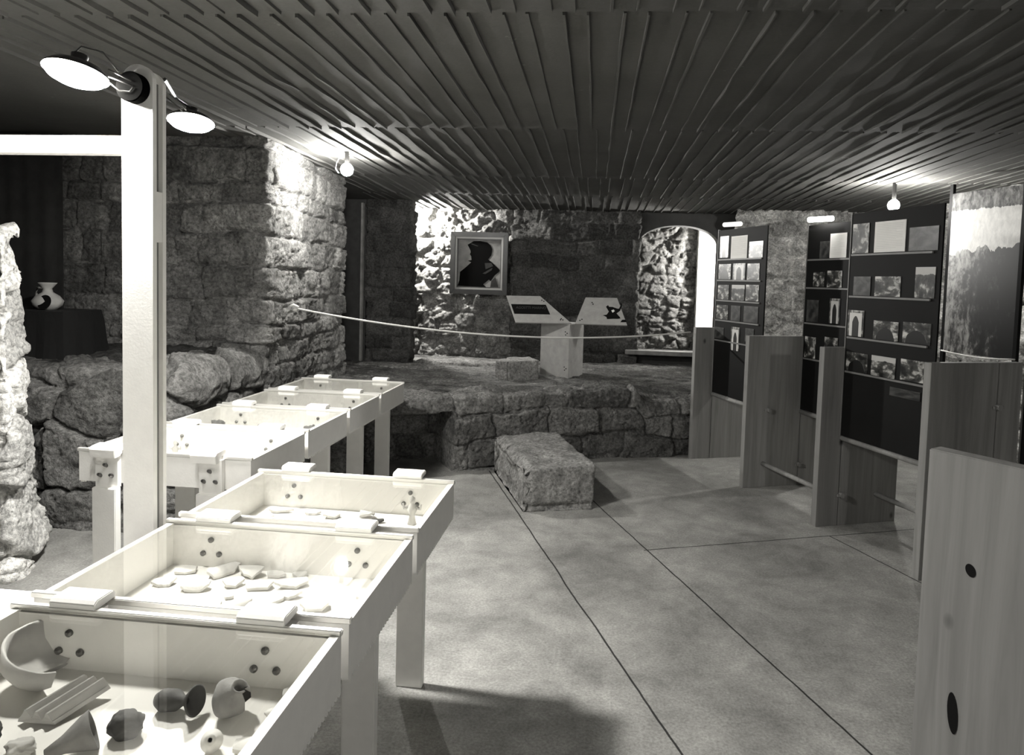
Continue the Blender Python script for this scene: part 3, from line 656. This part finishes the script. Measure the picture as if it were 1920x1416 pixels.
# ------------------------------------------------------------------ lamp post
t = thing('lamp_post', 'tall white wooden post with rounded top and side bar', 'post', (0, 0, 0))
def plank(y0, y1, x0, x1, zt, mb=None):
    mb = mb or MB(); r = (x1-x0)/2; cx = (x0+x1)/2
    pf = [(x0, 0), (x1, 0)]+[(cx+r*math.cos(a), zt-r+r*math.sin(a)) for a in np.linspace(0, math.pi, 17)]
    return mb.prism(pf, 'y', y0, y1)
PX0, PX1, PY = -1.432, -1.334, 1.900
plank(PY, PY+0.018, PX0, PX1, 2.197).build('front_plank', M['white'], t)
plank(PY+0.046, PY+0.062, PX0, PX1, 2.19).build('rear_plank', M['white'], t)
grey = plain('shaded_slot_batten', 0.2, 0.7)  # batten coloured grey to stand for the shade inside the slot
MB().box(PX0+0.012, PX1-0.014, PY+0.018, PY+0.046, 0, 2.15).build('slot_batten', grey, t)['label'] = 'recessed batten between the two planks, shade painted grey'
MB().box(PX0+0.002, PX1-0.0015, PY+0.018, PY+0.046, 1.68, 1.83).build('spacer_block', M['white'], t)
MB().box(-3.2, PX0, PY+0.002, PY+0.044, 1.938, 1.99).build('cross_bar', M['white'], t)
MB().tube([(-1.385, PY+0.01, 2.125), (-1.385, PY-0.03, 2.125)], 0.044, 28).build('pivot_disc', plain('matt_black_disc', 0.004, 1.0, spec=0.0), t, bevel=0.003)['label'] = 'round black pivot disc'
def reflector(name, label, loc, tilt, R=0.1, wires=(), glow=None):
    t = thing(name, label, 'lamp', loc); mx = Matrix.Rotation(tilt[2], 4, 'Z') @ Matrix.Rotation(tilt[1], 4, 'Y') @ Matrix.Rotation(tilt[0], 4, 'X')
    MB().lathe([(R, 0), (R*0.99, 0.006), (R*0.8, 0.022), (R*0.35, 0.036), (0.02, 0.042), (0.001, 0.042)], 36, mx).build('shade', M['black'], t, smooth=True)
    MB().lathe([(R*0.985, 0.002), (R*0.85, -0.012), (R*0.6, -0.022), (R*0.3, -0.028), (0.001, -0.03)], 24, mx).build('lamp_glass', emis('reflector_glow', glow or LAMP_DISC), t)['label'] = 'glowing white lamp glass'
    MB().lathe([(0.02, 0.038), (0.022, 0.058), (0.001, 0.06)], 16, mx).build('lamp_cap', M['black'], t, smooth=True)
    for wpts, rr in wires: MB().tube([tuple(Vector(p)-Vector(loc)) for p in wpts], rr, 8).build('bracket_wire', M['bolt'] if rr < 0.004 else M['black'], t, smooth=True)
    return t
L1 = (-1.518, 1.83, 2.148)
reflector('reflector_lamp', 'glowing reflector lamp clipped left of the post top', L1, (math.radians(-13), math.radians(2), 0), 0.083, [
    ([(-1.43, 1.845, 2.165), (-1.40, 1.86, 2.15), (-1.375, 1.865, 2.138)], 0.0022), ([(-1.43, 1.845, 2.145), (-1.40, 1.86, 2.135), (-1.375, 1.865, 2.125)], 0.0022),
    ([(-1.43, 1.845, 2.13), (-1.41, 1.86, 2.11), (-1.38, 1.865, 2.108), (-1.37, 1.866, 2.12)], 0.0022),
    ([(-1.525, 1.83, 2.205), (-1.50, 1.83, 2.225), (-1.45, 1.85, 2.215), (-1.415, 1.865, 2.165)], 0.0025)], glow=LAMP_DISC*0.36)
L2 = (-1.662, 2.6, 2.188)
reflector('reflector_lamp', 'second glowing reflector lamp right of the post, farther back', L2, (math.radians(-12), math.radians(-4), 0), 0.086, [
    ([(-1.385, 1.958, 2.13), (-1.50, 2.2, 2.24), (-1.66, 2.5, 2.26), (-1.662, 2.59, 2.245)], 0.006),
    ([(-1.72, 2.55, 2.285), (-1.66, 2.53, 2.245), (-1.63, 2.52, 2.215)], 0.003), ([(-1.735, 2.55, 2.275), (-1.675, 2.53, 2.235), (-1.64, 2.52, 2.205)], 0.003)])

# bare bulbs
def bulb(label, loc, R, S, ztop, grp=None, cap=True):
    t = thing('ceiling_bulb', label, 'lamp', loc, group=grp)
    MB().lathe([(0.001, -R), (R*0.5, -R*0.87), (R*0.87, -R*0.5), (R, 0), (R*0.87, R*0.5), (R*0.5, R*0.87), (R*0.3, R)], 24).build('bulb', emis('bulb_glow', S), t, smooth=True)
    h = ztop-loc[2]
    if h > R: MB().lathe([(0.001, R*0.98), (R*0.36, R*0.98), (R*0.36, h), (0.001, h)], 16).build('socket', M['black'] if cap else M['white'], t)
    return t
g = bulb('round glowing bulb on the ceiling by the lit stone corner', (-2.07, 5.3, 2.432), 0.05, GLOBE, 2.575)
MB().tube([(-0.05, -0.02, 0.1), (-0.075, -0.03, 0.05), (-0.08, -0.03, 0.0), (-0.06, -0.02, -0.03)], 0.003, 8).build('wire_loop', M['rope'], g, smooth=True)
bulb('glowing bulb hidden behind the dark stone pier', (-2.62, 8.90, 2.40), 0.05, NICHE, 2.52)
bulb('glowing bulb above the exhibit panels at right', (2.56, 6.5, 2.365), 0.05, RIGHT, 2.58)
bulb('glowing bulb in the passage behind the arch', (1.72, 9.72, 1.95), 0.05, ARCH, 2.52)
reflector('reflector_lamp', 'unseen reflector lamp high behind the viewer', (2.3, -1.5, 2.3), (math.radians(55), 0, 0), 0.1, glow=REAR)

# ------------------------------------------------------------------ stands and exhibit panels
YV = 0.368076; TC = (0.36, -0.933); RV = math.atan2(-0.933, 0.36)
ST = [(0.824, 6.367), (1.126, 5.537), (1.444, 4.724), (1.764, 3.949)]
slotx = [0.19, 0.50, 0.17, 0.47]; labels = ['farthest upright pine board of the stands, beneath the arch', 'upright pine board with a peg and two knots, second from the arch', 'upright pine board with its slot near the left, third from the arch', 'upright pine board just behind the nearest one, below the mural']
for i, (x, y) in enumerate(ST):
    t = thing('stand_board', labels[i], 'wooden board', (x, y, 0), YV, 'upright boards of the exhibition stands')
    wd = 0.66 if i == 1 else 0.64; sl = slotx[i]
    MB().box(0, sl-0.003, -0.05, 0, 0.0, 1.212).box(sl+0.003, wd, -0.05, 0, 0.0, 1.212).box(sl-0.004, sl+0.004, -0.044, -0.006, 0.0, 1.206).build('plank', M['pine'], t, bevel=0.0015)
    for (px, pz) in {0: [], 1: [(0.2, 0.62), (0.50, 0.17)], 2: [(0.185, 0.21)], 3: [(0.47, 0.96)]}[i]:
        pg = MB().tube([(px, -0.075, pz), (px, -0.04, pz)], 0.017, 14).build('peg', M['pine'], t, smooth=False)
        MB().box(px-0.035, px+0.035, -0.068, -0.058, pz-0.008, pz+0.008).build('wedge', M['pine'], pg)
def rod(i, off, z, s0, s1, label, r=0.017):
    x, y = ST[i]; bx, by = x+math.cos(YV)*off, y+math.sin(YV)*off
    o = MB().tube([(bx+TC[0]*s0, by+TC[1]*s0, z), (bx+TC[0]*s1, by+TC[1]*s1, z)], r, 14).build('dowel_rail', M['pine'], None, smooth=True)
    return tag(o, label, 'wooden rail', 'rails joining the stands')
rod(0, 0.19, 0.60, 0.052, 0.82, 'round wooden rail under the exhibit panel nearest the arch')
rod(1, 0.50, 0.60, 0.052, 0.82, 'round wooden rail under the middle exhibit panel')
rod(2, 0.17, 0.60, 0.052, 0.78, 'round wooden rail under the large panel at right')
rod(1, 0.17, 0.19, 0.052, 0.82, 'low wooden rail from the board with two knots to the next')
rod(2, 0.47, 0.20, 0.052, 0.78, 'low wooden rail in front of the third board, near the floor')
# exhibit panels (local x: towards the viewer, visible side -y)
D1 = [(0.088, 0.233, 1.849, 2.04, 0), (0.273, 0.525, 1.837, 2.031, 'P'), (0.555, 0.754, 1.837, 1.972, 2), (0.083, 0.287, 1.657, 1.791, 5), (0.321, 0.51, 1.653, 1.794, 0), (0.543, 0.719, 1.654, 1.79, 3),
      (0.087, 0.267, 1.475, 1.606, 6), (0.314, 0.515, 1.475, 1.609, 7), (0.536, 0.723, 1.478, 1.613, 3), (0.077, 0.27, 1.297, 1.426, 6), (0.318, 0.464, 1.297, 1.429, 4), (0.519, 0.728, 1.298, 1.434, 4),
      (0.06, 0.215, 1.12, 1.223, 4), (0.336, 0.471, 1.04, 1.244, 0), (0.555, 0.681, 1.135, 1.248, 4)]
D2 = [(0.205, 0.315, 1.832, 1.963, 4), (0.32, 0.50, 1.832, 2.016, 'P'), (0.145, 0.274, 1.612, 1.726, 6), (0.307, 0.468, 1.610, 1.736, 3), (0.085, 0.226, 1.333, 1.507, 4), (0.351, 0.463, 1.339, 1.527, 0),
      (0.082, 0.214, 1.048, 1.215, 3), (0.314, 0.46, 1.115, 1.231, 5), (0.54, 0.70, 1.62, 1.74, 3), (0.54, 0.70, 1.34, 1.48, 6)]
D3 = [(0.07, 0.215, 1.835, 2.026, 3), (0.264, 0.512, 1.835, 2.026, 'P'), (0.541, 0.75, 1.835, 1.973, 4), (0.101, 0.251, 1.562, 1.684, 4), (0.289, 0.496, 1.562, 1.685, 3), (0.604, 0.744, 1.562, 1.74, 7),
      (0.065, 0.212, 1.295, 1.464, 0), (0.298, 0.499, 1.292, 1.409, 5), (0.534, 0.736, 1.292, 1.416, 1), (0.072, 0.263, 1.064, 1.188, 1), (0.297, 0.493, 1.064, 1.19, 2), (0.534, 0.705, 1.07, 1.195, 3), (0.46, 0.69, 0.962, 1.014, 4)]
def panel(loc, L, items, strips, label, ztop=2.095):
    t = thing('exhibit_panel', label, 'exhibit panel', (*loc, 0), RV, 'black exhibit panels on the stands')
    MB().box(0.054, L, -0.006, 0.006, 0.622, ztop).build('backing_board', M['board'], t)
    for z in strips: MB().box(0.07, L-0.055, -0.016, -0.006, z-0.006, z+0.006).build('ledge_strip', M['strip'], t)
    for s0, s1, z0, z1, kd in items:
        s0 = max(s0, 0.062)
        if kd == 'P':
            pp = MB().box(s0, s1, -0.010, -0.0062, z0, z1).build('text_sheet', M['paper'], t); pp['label'] = 'white sheet of printed text'
            ln = MB(); k = 0; z = z1-0.018
            while z > z0+0.02:
                ln.box(s0+0.02, s1-0.02-(0.05 if k % 5 == 4 else 0), -0.0106, -0.0100, z-0.0012, z+0.0006); z -= 0.0105; k += 1
            ln.build('text_lines', plain('faint_print', 0.62, 0.8), pp)
        else: MB().box(s0, s1, -0.010, -0.0062, z0, z1).build('photograph', PH[kd], t)
    MB().box(0.046, 0.0535, -0.009, 0.009, 0.622, ztop+0.01).build('edge_strip', M['strip'], t)
    return t
panel((1.002, 6.425), 0.80, D1, (1.83, 1.645, 1.465, 1.287, 1.105), 'black panel of small photographs nearest the arch')
panel((1.588, 5.728), 0.80, D2, (1.822, 1.600, 1.320, 1.037), 'black photo panel between the stone pier and the largest panel')
panel((1.595, 4.779), 0.775, D3, (1.824, 1.552, 1.282, 1.055), 'largest-looking black photo panel at right with pale text sheet on top')
panel((2.385, 4.19), 0.80, [], (), 'plain black panel cut by the right edge of the picture')
# lamp strips on top of the panels
for (px, py), s0, lb in (((1.002, 6.425), 0.22, 'short pale strip light above the panel nearest the arch'), ((1.588, 5.728), 0.12, 'pale strip light above the middle exhibit panel')):
    x, y = px+TC[0]*s0-0.05, py+TC[1]*s0-0.02
    o = MB().tube([(x, y, 2.135), (x+TC[0]*0.26, y+TC[1]*0.26, 2.125)], 0.02, 14).build('strip_light', emis('strip_glow', 1.2 if s0 > 0.2 else 30.0), None, smooth=True); tag(o, lb, 'strip light')
# nearest board, standing at another angle
t = thing('stand_board', 'nearest pine board at the lower right with a dark oval hole', 'wooden board', (0.815, 1.77, 0), math.atan2(-0.8, 0.6))
MB().box(0, 0.66, 0.0, 0.05, 0.0, 1.212).build('plank', M['pine'], t, bevel=0.003)
def oval(cx, cz, rx, rz, ang=0):
    pf = [(cx+rx*math.cos(a)*math.cos(ang)-rz*math.sin(a)*math.sin(ang), cz+rx*math.cos(a)*math.sin(ang)+rz*math.sin(a)*math.cos(ang)) for a in np.linspace(0, 2*math.pi, 24, endpoint=False)]
    return MB().prism(pf, 'y', -0.0012, 0.004)
oval(0.113, 0.945, 0.011, 0.0155, 0.35).build('knot_hole', M['ink'], t)
oval(0.094, 0.585, 0.012, 0.05, 0.1).build('hand_hole', M['ink'], t)
# mural on its own posts
t = thing('mural_panel', 'tall landscape photograph panel at the far right of the room', 'photo panel', (2.865, 6.09, 0), math.atan2(-0.93, 0.36))
MB().box(0, 0.62, 0, 0.02, 1.10, 2.42).build('photo_sheet', mural_mat(), t)
MB().box(-0.03, 0.0, 0, 0.03, 0.0, 2.50).build('frame_post', M['board'], t); MB().box(0.62, 0.65, 0, 0.03, 0.0, 2.50).build('frame_post', M['board'], t)
o = MB().tube([(2.83+0.36*k/8*0.66, 6.05-0.93*k/8*0.66, 1.11-0.02*math.sin(math.pi*k/8)) for k in range(9)], 0.006, 8).build('rope', M['rope'], None, smooth=True)
tag(o, 'short pale rope strung below the tall landscape photograph', 'rope')

# ------------------------------------------------------------------ rope across the platform
kn = [(-2.42, 5.14, 1.325), (-1.70, 5.42, 1.165), (-1.284, 6.0, 1.061), (-0.563, 6.02, 1.056), (-0.14, 6.05, 1.083), (0.323, 6.15, 1.122), (0.80, 6.375, 1.165)]
rp = []
for t_ in np.linspace(0, 1, 40):
    x = -2.42+3.22*t_; y = 5.14+1.235*t_; z = 1.325+(1.165-1.325)*t_-0.83*t_*(1-t_)*0.62
    rp.append((x, y, z))
o = MB().tube(rp, 0.0075, 8).build('barrier_rope', M['rope'], None, smooth=True); ropeO = o
tag(o, 'long pale rope sagging across the stone platform', 'rope')
kt = MB().tube([(-2.45, 5.12, 1.335), (-2.42, 5.13, 1.35), (-2.39, 5.14, 1.335), (-2.40, 5.14, 1.31), (-2.43, 5.13, 1.31)], 0.011, 8).build('knot', M['rope'], o, smooth=True)

# ------------------------------------------------------------------ stone bench and blocks
def rough_block(name, foot, z0, z1, seed, mat, label, cat, amp=0.02, res=0.02, chip=None):
    """closed six-sided block over a four-cornered footprint"""
    F = [np.array(p, float) for p in foot]; zs = z1 if isinstance(z1, (list, tuple)) else [z1]*4
    def pt(u, v, w_):
        b = F[0]*(1-u)*(1-v)+F[1]*u*(1-v)+F[2]*u*v+F[3]*(1-u)*v; zt = zs[0]*(1-u)*(1-v)+zs[1]*u*(1-v)+zs[2]*u*v+zs[3]*(1-u)*v
        return Vector((b[0], b[1], z0+(zt-z0)*w_))
    lu = np.linalg.norm(F[1]-F[0]); lv = np.linalg.norm(F[3]-F[0]); nu, nv, nw = max(int(lu/res), 3), max(int(lv/res), 3), max(int((max(zs)-z0)/res), 3)
    bm = bmesh.new(); lay = {}
    def V(i, j, k):
        if (i, j, k) not in lay: lay[(i, j, k)] = bm.verts.new(pt(i/nu, j/nv, k/nw))
        return lay[(i, j, k)]
    for i in range(nu):
        for j in range(nv):
            bm.faces.new((V(i, j, nw), V(i+1, j, nw), V(i+1, j+1, nw), V(i, j+1, nw))); bm.faces.new((V(i, j, 0), V(i, j+1, 0), V(i+1, j+1, 0), V(i+1, j, 0)))
    for i in range(nu):
        for k in range(nw):
            bm.faces.new((V(i, 0, k), V(i+1, 0, k), V(i+1, 0, k+1), V(i, 0, k+1))); bm.faces.new((V(i, nv, k), V(i, nv, k+1), V(i+1, nv, k+1), V(i+1, nv, k)))
    for j in range(nv):
        for k in range(nw):
            bm.faces.new((V(0, j, k), V(0, j, k+1), V(0, j+1, k+1), V(0, j+1, k))); bm.faces.new((V(nu, j, k), V(nu, j+1, k), V(nu, j+1, k+1), V(nu, j, k+1)))
    bm.normal_update(); sd = Vector((seed*3.3, 0, 0))
    for (i, j, k), v in lay.items():
        nE = (i in (0, nu))+(j in (0, nv))+(k in (nw,)); n = v.normal.copy()
        d = amp*mnoise.fractal(v.co*5+sd, 0.7, 2.0, 6)*0.8
        if nE >= 2: d -= amp*0.8*abs(mnoise.noise(v.co*14+sd))+0.004
        if chip: d -= chip(i/nu, j/nv, k/nw, v.co)
        n.z *= 0 if k == 0 else 1; v.co += n*d
        if k == 0: v.co.z = z0
    me = bpy.data.meshes.new(name); bm.to_mesh(me); bm.free(); me.polygons.foreach_set('use_smooth', [True]*len(me.polygons)); me.materials.append(mat)
    a = me.attributes.new('tone', 'FLOAT', 'POINT'); a.data.foreach_set('value', [1.0]*len(me.vertices))
    o = bpy.data.objects.new(name, me); COL.objects.link(o); return tag(o, label, cat)
def bench_chip(u, v, w_, co):
    e = max(0, 1-u/0.16)   # ragged left flank
    return e*(0.03+0.07*abs(mnoise.noise(Vector((co.y*5, co.z*9, 3))))*(0.4+w_))+(0.02 if w_ < 0.16 and u > 0.05 else 0)
rough_block('stone_bench', [(-.515, 4.58), (-.02, 4.735), (-.36, 5.72), (-.885, 5.56)], 0, [0.30, 0.325, 0.325, 0.30], 3, M['block'], 'long cut stone block on the floor against the platform', 'stone block', 0.016, 0.016, bench_chip)
rough_block('stone_block', [(-1.10, 6.98), (-.965, 6.90), (-.86, 7.12), (-1.0, 7.2)], 0.53, 0.755, 5, M['block'], 'narrow left-hand stone of the pair lying on the platform', 'stone block', 0.012, 0.02)
rough_block('stone_block', [(-.955, 6.90), (-.66, 7.16), (-.80, 7.45), (-1.03, 7.30)], 0.53, 0.755, 6, M['block'], 'wider right-hand stone of the pair beside the white lectern', 'stone block', 0.010, 0.02)

# ------------------------------------------------------------------ lectern
t = thing('lectern', 'pale two-leaved lectern standing on the stone platform', 'lectern', (0, 0, 0))
A, B, C_, D_ = (-.682, 7.507), (-.355, 7.266), (-.214, 7.661), (-.541, 7.90)
MB().prism([A, B, C_, D_], 'z', 0.53, 1.135).build('column', M['chip'], t, bevel=0.002)
def leaf(c, name):
    FL, FR, BR, BL = [Vector(p) for p in c]; n = (FR-FL).cross(BL-FL).normalized(); th = 0.014
    mb = MB(); mb.add([FL-n*th, FR-n*th, BR-n*th, BL-n*th, FL, FR, BR, BL], [(0, 3, 2, 1), (4, 5, 6, 7), (0, 1, 5, 4), (1, 2, 6, 5), (2, 3, 7, 6), (3, 0, 4, 7)])
    return mb.build(name, M['chip'], t), FL, (FR-FL), (BL-FL), n
lf, o1, u1, v1, n1 = leaf([(-.935, 7.25, 1.142), (-.335, 7.25, 1.150), (-.705, 7.53, 1.424), (-1.082, 7.53, 1.418)], 'left_leaf')
lr, o2, u2, v2, n2 = leaf([(-.298, 7.25, 1.150), (.252, 7.25, 1.152), (.141, 7.53, 1.430), (-.203, 7.53, 1.426)], 'right_leaf')
def flat(poly, o, u, v, n, h0, h1, name, mat, par):
    a = [o+u*p[0]+v*p[1]+n*h0 for p in poly]; b = [o+u*p[0]+v*p[1]+n*h1 for p in poly]; k = len(a)
    mb = MB(); mb.add(a+b, [tuple(range(k)), tuple(range(2*k-1, k-1, -1))]+[(i, i+k, (i+1) % k+k, (i+1) % k) for i in range(k)]); return mb.build(name, mat, par)
lab = flat([(0.03, 0.31), (0.68, 0.31), (0.67, 0.67), (0.03, 0.67)], o1, u1, v1, n1, 0.0005, 0.003, 'caption_plate', M['ink'], lf); lab['label'] = 'black caption plate'
cu = bpy.data.curves.new('caption', 'FONT'); cu.body = 'AGOSTTI MARINO'; cu.size = 0.052; cu.extrude = 0.0004; to = bpy.data.objects.new('caption', cu); COL.objects.link(to)
bpy.context.view_layer.update(); me = bpy.data.meshes.new_from_object(to.evaluated_get(bpy.context.evaluated_depsgraph_get())); bpy.data.objects.remove(to)
wt = max(v.co.x for v in me.vertices); me.materials.clear(); me.materials.append(M['letter']); txt = bpy.data.objects.new('lettering', me); COL.objects.link(txt); txt.parent = lf
ux = u1.normalized(); sl_ = n1.cross(ux); sc_ = 0.33/wt; p0 = o1+u1*0.09+v1*0.50+n1*0.0036
txt.matrix_local = Matrix(((ux.x*sc_, sl_.x, n1.x, p0.x), (ux.y*sc_, sl_.y, n1.y, p0.y), (ux.z*sc_, sl_.z, n1.z, p0.z), (0, 0, 0, 1)))
E_ = [[(0.47, 0.66), (0.50, 0.72), (0.53, 0.66), (0.60, 0.66), (0.70, 0.60), (0.735, 0.60), (0.745, 0.74), (0.71, 0.80), (0.76, 0.80), (0.775, 0.70), (0.77, 0.52), (0.72, 0.42), (0.80, 0.30), (0.83, 0.24), (0.78, 0.22), (0.70, 0.22), (0.58, 0.20), (0.55, 0.28), (0.47, 0.34), (0.54, 0.36), (0.56, 0.48)],
      [(0.85, 0.10), (0.87, 0.19), (0.93, 0.20), (0.97, 0.11)]]
for k, e in enumerate(E_): flat(e, o2, u2, v2, n2, 0.0005, 0.002, 'emblem', M['ink'], lr)
flat([(0.60, 0.52), (0.64, 0.56), (0.67, 0.50), (0.64, 0.44)], o2, u2, v2, n2, 0.0022, 0.003, 'emblem_spot', M['paper'], lr)
def dots(o, u, v, n, at, par):
    for (a, b) in at:
        p = o+u*a+v*b; MB().tube([tuple(p), tuple(p+n*0.004)], 0.007, 8).build('screw', M['ink'], par)
dots(o1, u1, v1, n1, [(0.66, 0.80), (0.63, 0.84), (0.85, 0.16), (0.87, 0.12), (0.83, 0.12)], lf); dots(o2, u2, v2, n2, [(0.20, 0.74), (0.17, 0.80), (0.10, 0.16), (0.07, 0.12)], lr)
for z in (1.04, 0.66):
    for dx, dz in ((0.03, 0), (0.055, 0.015), (0.05, -0.018)):
        x = B[0]-dx*0.806; y = B[1]+dx*0.592; MB().tube([(x, y, z+dz), (x-0.003, y-0.004, z+dz)], 0.006, 8).build('screw', M['ink'], t)

# ------------------------------------------------------------------ portrait
t = thing('framed_portrait', 'dark-framed portrait of a bust in a cap on the lit wall', 'picture', (-2.065, 9.04, 1.385))
FW, FH = 0.775, 0.83
def ringbars(x0, x1, z0, z1, wd, y0, y1, name, mat):
    mb = MB()
    mb.prism([(x0, z0), (x1, z0), (x1-wd, z0+wd), (x0+wd, z0+wd)], 'y', y0, y1); mb.prism([(x0, z1), (x0+wd, z1-wd), (x1-wd, z1-wd), (x1, z1)], 'y', y0, y1)
    mb.prism([(x0, z0), (x0+wd, z0+wd), (x0+wd, z1-wd), (x0, z1)], 'y', y0, y1); mb.prism([(x1, z0), (x1, z1), (x1-wd, z1-wd), (x1-wd, z0+wd)], 'y', y0, y1)
    return mb.build(name, mat, t, bevel=0.004)
ringbars(0, FW, 0, FH, 0.065, -0.045, 0.03, 'outer_moulding', M['frame'])
ringbars(0.055, FW-0.055, 0.055, FH-0.055, 0.035, -0.030, 0.02, 'inner_moulding', M['gilt'])
ringbars(0.088, FW-0.088, 0.088, FH-0.088, 0.012, -0.018, 0.02, 'fillet', M['frame'])
cv = MB().box(0.095, FW-0.095, -0.004, 0.01, 0.095, FH-0.095).build('canvas', M['canvas'], t)
def pc(p): return ((p[0]-60)/1140*FW, FH-(p[1]-50)/1320*FH)
sil = [(510, 240), (390, 320), (450, 440), (455, 480), (440, 520), (465, 560), (475, 640), (400, 660), (470, 690), (360, 800), (250, 900), (240, 1080), (205, 1200), (780, 1210), (720, 1150), (830, 1050), (870, 1080), (940, 960), (1045, 860), (1030, 820), (870, 670), (805, 620), (870, 530), (885, 400), (850, 320), (780, 260), (640, 235)]
MB().prism([pc(p) for p in sil], 'y', -0.0065, -0.0035).build('bust_silhouette', M['paint_dark'], cv)
for pl in ([(700, 920), (900, 790), (880, 850), (760, 930)], [(740, 700), (870, 690), (910, 760), (760, 830)], [(470, 290), (600, 340), (590, 350), (460, 305)], [(880, 1080), (960, 990), (1020, 1200), (860, 1210)]):
    MB().prism([pc(p) for p in pl], 'y', -0.0072, -0.0062).build('paint_highlight', M['paint_mid'], cv)

# ------------------------------------------------------------------ draped plinth, pot and curtain at the left
t = thing('draped_plinth', 'black cloth-draped plinth carrying a pot on the left ledge', 'plinth', (-3.73, 4.33, 0.93))
pts = []; nseg = 40
for k in range(nseg): pts.append(k)
mb = MB(); prof = [(0.185, 0.37), (0.195, 0.30), (0.205, 0.15), (0.225, 0.0)]; vs_ = []; fs_ = []
def sq(t_, r, wv):
    c, s = math.cos(t_), math.sin(t_); m = max(abs(c), abs(s)); q = r/(m**0.85)
    return c*q*(1+wv*math.sin(t_*9)), s*q*(1+wv*math.sin(t_*9))
for j, (r, z) in enumerate(prof):
    for k in range(nseg): x, y = sq(2*math.pi*k/nseg, r, 0.05*j/3); vs_.append((x, y, z))
for j in range(3):
    for k in range(nseg): fs_.append((j*nseg+k, j*nseg+(k+1) % nseg, (j+1)*nseg+(k+1) % nseg, (j+1)*nseg+k))
fs_.append(tuple(range(nseg))); mb.add(vs_, fs_); mb.build('cloth', M['cloth'], t, smooth=False)
pt_ = thing('pot', 'pale pot with a dark opening on the black-draped plinth', 'pot', (-3.79, 4.30, 1.30))
MB().lathe([(0.001, 0), (0.05, 0), (0.085, 0.03), (0.095, 0.06), (0.07, 0.095), (0.032, 0.12), (0.026, 0.145), (0.05, 0.175), (0.058, 0.185), (0.05, 0.186), (0.02, 0.15)], 32).build('body', M['pot'], pt_, smooth=True)
MB().lathe([(0.001, 0), (0.045, 0), (0.05, 0.002), (0.001, 0.004)], 20, Matrix.Translation((0.045, -0.078, 0.055)) @ Matrix.Rotation(math.radians(75), 4, 'X')).build('opening', M['ink'], pt_)
MB().tube([(-0.03, 0, 0.15), (-0.075, 0, 0.15), (-0.085, 0, 0.10), (-0.07, 0, 0.075)], 0.009, 8).build('handle', M['pot'], pt_, smooth=True)
mb = MB(); n = 60; vs_ = []
for k in range(n+1):
    x = -4.85+0.9*k/n; y = 4.62+0.004*math.sin(k*0.7)
    vs_ += [(x, y, 0.96), (x, y, 2.56), (x, y+0.012, 2.56), (x, y+0.012, 0.96)]
fs_ = []
for k in range(n):
    for j in range(4): fs_.append((k*4+j, k*4+(j+1) % 4, k*4+4+(j+1) % 4, k*4+4+j))
mb.add(vs_, fs_); o = mb.build('curtain', M['curtain'], None, smooth=True); tag(o, 'plain dark hanging behind the black-draped plinth', 'curtain')
